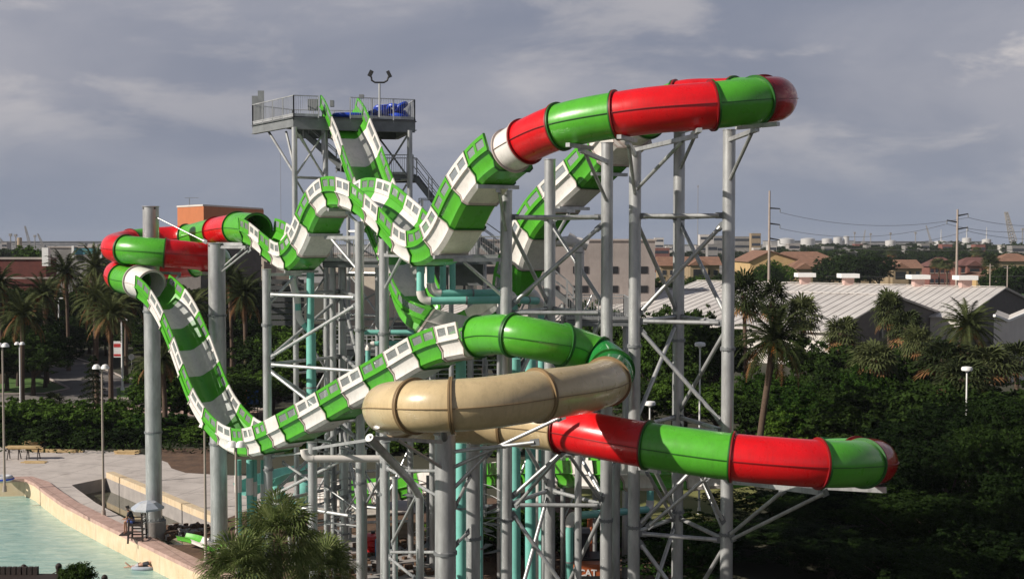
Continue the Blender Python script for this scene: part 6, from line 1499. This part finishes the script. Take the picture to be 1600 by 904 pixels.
for i, (px, y, Y, r, lab) in enumerate(((1090, 289, 1500, .5, 'very tall thin antenna mast behind the trussed tower'), (17, 366, 1300, .9, 'left thin stack above the brick hall'), (25, 367, 1300, .9, 'right thin stack above the brick hall'), (440, 236, 300, .06, 'hair thin aerial mast left of the stair tower'), (1335, 363, 1500, .8, 'thin mast right of the silos'), (1360, 365, 1500, .8, 'thin mast in the middle of the horizon'), (1391, 364, 1500, .8, 'thin mast over the low white shed'), (1430, 363, 1500, .8, 'thin mast left of the second utility pole'), (1597, 357, 1400, .8, 'thin mast at the right edge'), (55, 368, 1200, .7, 'stubby mast between the two leaning cranes'))):
    g = GP(px, Y, 0); t = empty('mast', (g.x, Y, 0), lab, 'mast'); MB().cyl((g.x, Y, 0), (g.x, Y, ZY(y, Y)), r, 'far', r*.6, n=6).build('shaft', t)
    MB().box((g.x, Y, ZY(y, Y)*.98), (r*3, r*3, r*3), 'far').build('mast_head', t)
g = GP(31, 1300, 0); t = empty('silo', (g.x, 1300, 0), 'tan cylindrical silo on the horizon beside the two stacks', 'silo'); mb = MB(); mb.lathe([(2.5, 0), (2.5, ZY(372, 1300)), (2.2, ZY(371, 1300))], (g.x, 1300, 0), 'tan', n=16); mb.build('silo_shell', t)
# skyline
g5 = random.Random(12)
def far_building(px, wd_, yt, Y, m, label, group=None):
    g = GP(px, Y, 0); w2 = wd_*Y/F; z = ZY(yt, Y); d_ = max(8, w2*.5); t = empty('building', (g.x, Y, 0), label, 'building', group); MB().box((g.x, Y+d_/2, z/2), (w2, d_, z), m).build('wall', t, smooth=False)
    n = max(1, min(4, int(z/4)))
    for i in range(n): MB().box((g.x, Y-.05, z*(i+.55)/n), (w2*.86, .2, z/n*.35), 'win').build('window_band', t, smooth=False)
    MB().box((g.x, Y+d_/2, z+.2), (w2*1.02, d_*1.02, .4), m).build('roof', t, smooth=False)
far_building(1104, 22, 367, 1000, 'far2', 'pale end block of the distant hospital left part'); far_building(1126, 26, 369, 1020, 'far', 'darker middle block of the distant hospital behind the column'); far_building(1158, 32, 370, 1010, 'far', 'wide dark glazed block on the skyline left of the utility pole'); far_building(1181, 15, 365, 1000, 'tan', 'tan tower block on the skyline left of the utility pole')
far_building(1032, 28, 388, 700, 'brick2', 'rust roofed low building right of the garage roof'); far_building(1030, 14, 372, 1200, 'far2', 'small pale tower right of the garage roof')
TL_ = 'small low building in the far flat town on the right'
for i in range(46):
    far_building(g5.uniform(1020, 1600), g5.uniform(6, 20), g5.uniform(381, 388), g5.uniform(750, 1200), g5.choice(['far', 'far2', 'far', 'conc_d', 'brick2']), TL_, 'low town buildings right')
TL2 = 'small low building in the far flat town on the left'
for i in range(20): far_building(g5.uniform(-40, 440), g5.uniform(8, 24), g5.uniform(379, 383), g5.uniform(700, 1200), g5.choice(['far', 'far2', 'far', 'conc_d']), TL2, 'low town buildings left')
far_building(1270, 130, 376, 2300, 'far', 'long low grey terminal under the tanks on the horizon'); far_building(1420, 240, 377.0, 2400, 'far', 'very long low structure along the right horizon'); far_building(200, 420, 377.0, 2400, 'far', 'very long low structure along the left horizon')
# parked cars near the houses (tiny)
def far_car(px, Y, m, label, yb=None):
    g = GP(px, Y, 0); t = empty('parked_car', (g.x, Y, 0), label, 'car'); mb = MB(); mb.add([(g.x+x, Y+y, z) for y in (-.85, .85) for x, z in ((-2.2, .35), (2.2, .35), (2.2, .85), (1.3, .95), (.8, 1.4), (-1.0, 1.4), (-1.6, .95), (-2.2, .85))], [tuple(range(8)), tuple(range(15, 7, -1))]+[(i, (i+1) % 8, 8+(i+1) % 8, 8+i) for i in range(8)], m); mb.build('body', t, smooth=False)
    for x in (-1.4, 1.4):
        for y in (-.8, .8): MB().cyl((g.x+x, Y+y-.12, .33), (g.x+x, Y+y+.12, .33), .33, 'rub', n=12).build('wheel', t)
    MB().box((g.x-.1, Y-.86, 1.15), (1.6, .04, .3), 'win').build('side_window', t)
far_car(1163, 470, 'wpaint', 'white car parked left of the yellow gable'); far_car(1148, 500, 'far', 'grey car parked further left of the yellow gable'); far_car(1478, 440, 'dark', 'dark car parked before the brick apartment row'); far_car(1462, 445, 'rub', 'black car parked left of the dark one before the brick row')
# haze
hz = MB(); hz.box((0, 1400, 19.5), (6000, 3200, 44), 'far'); ho = hz.build('haze', None, smooth=False, fix=True); tag(ho, kind='stuff')
ho.data.materials.clear(); mh = bpy.data.materials.new('haze_air'); mh.use_nodes = True; mh.node_tree.nodes.clear()
oh = mh.node_tree.nodes.new('ShaderNodeOutputMaterial'); pv = mh.node_tree.nodes.new('ShaderNodeVolumePrincipled'); pv.inputs['Color'].default_value = (.80, .85, .95, 1); pv.inputs['Density'].default_value = 0.00008; pv.inputs['Anisotropy'].default_value = 0.0
mh.node_tree.links.new(pv.outputs[0], oh.inputs['Volume']); ho.data.materials.append(mh)
print('objects', len(bpy.data.objects))
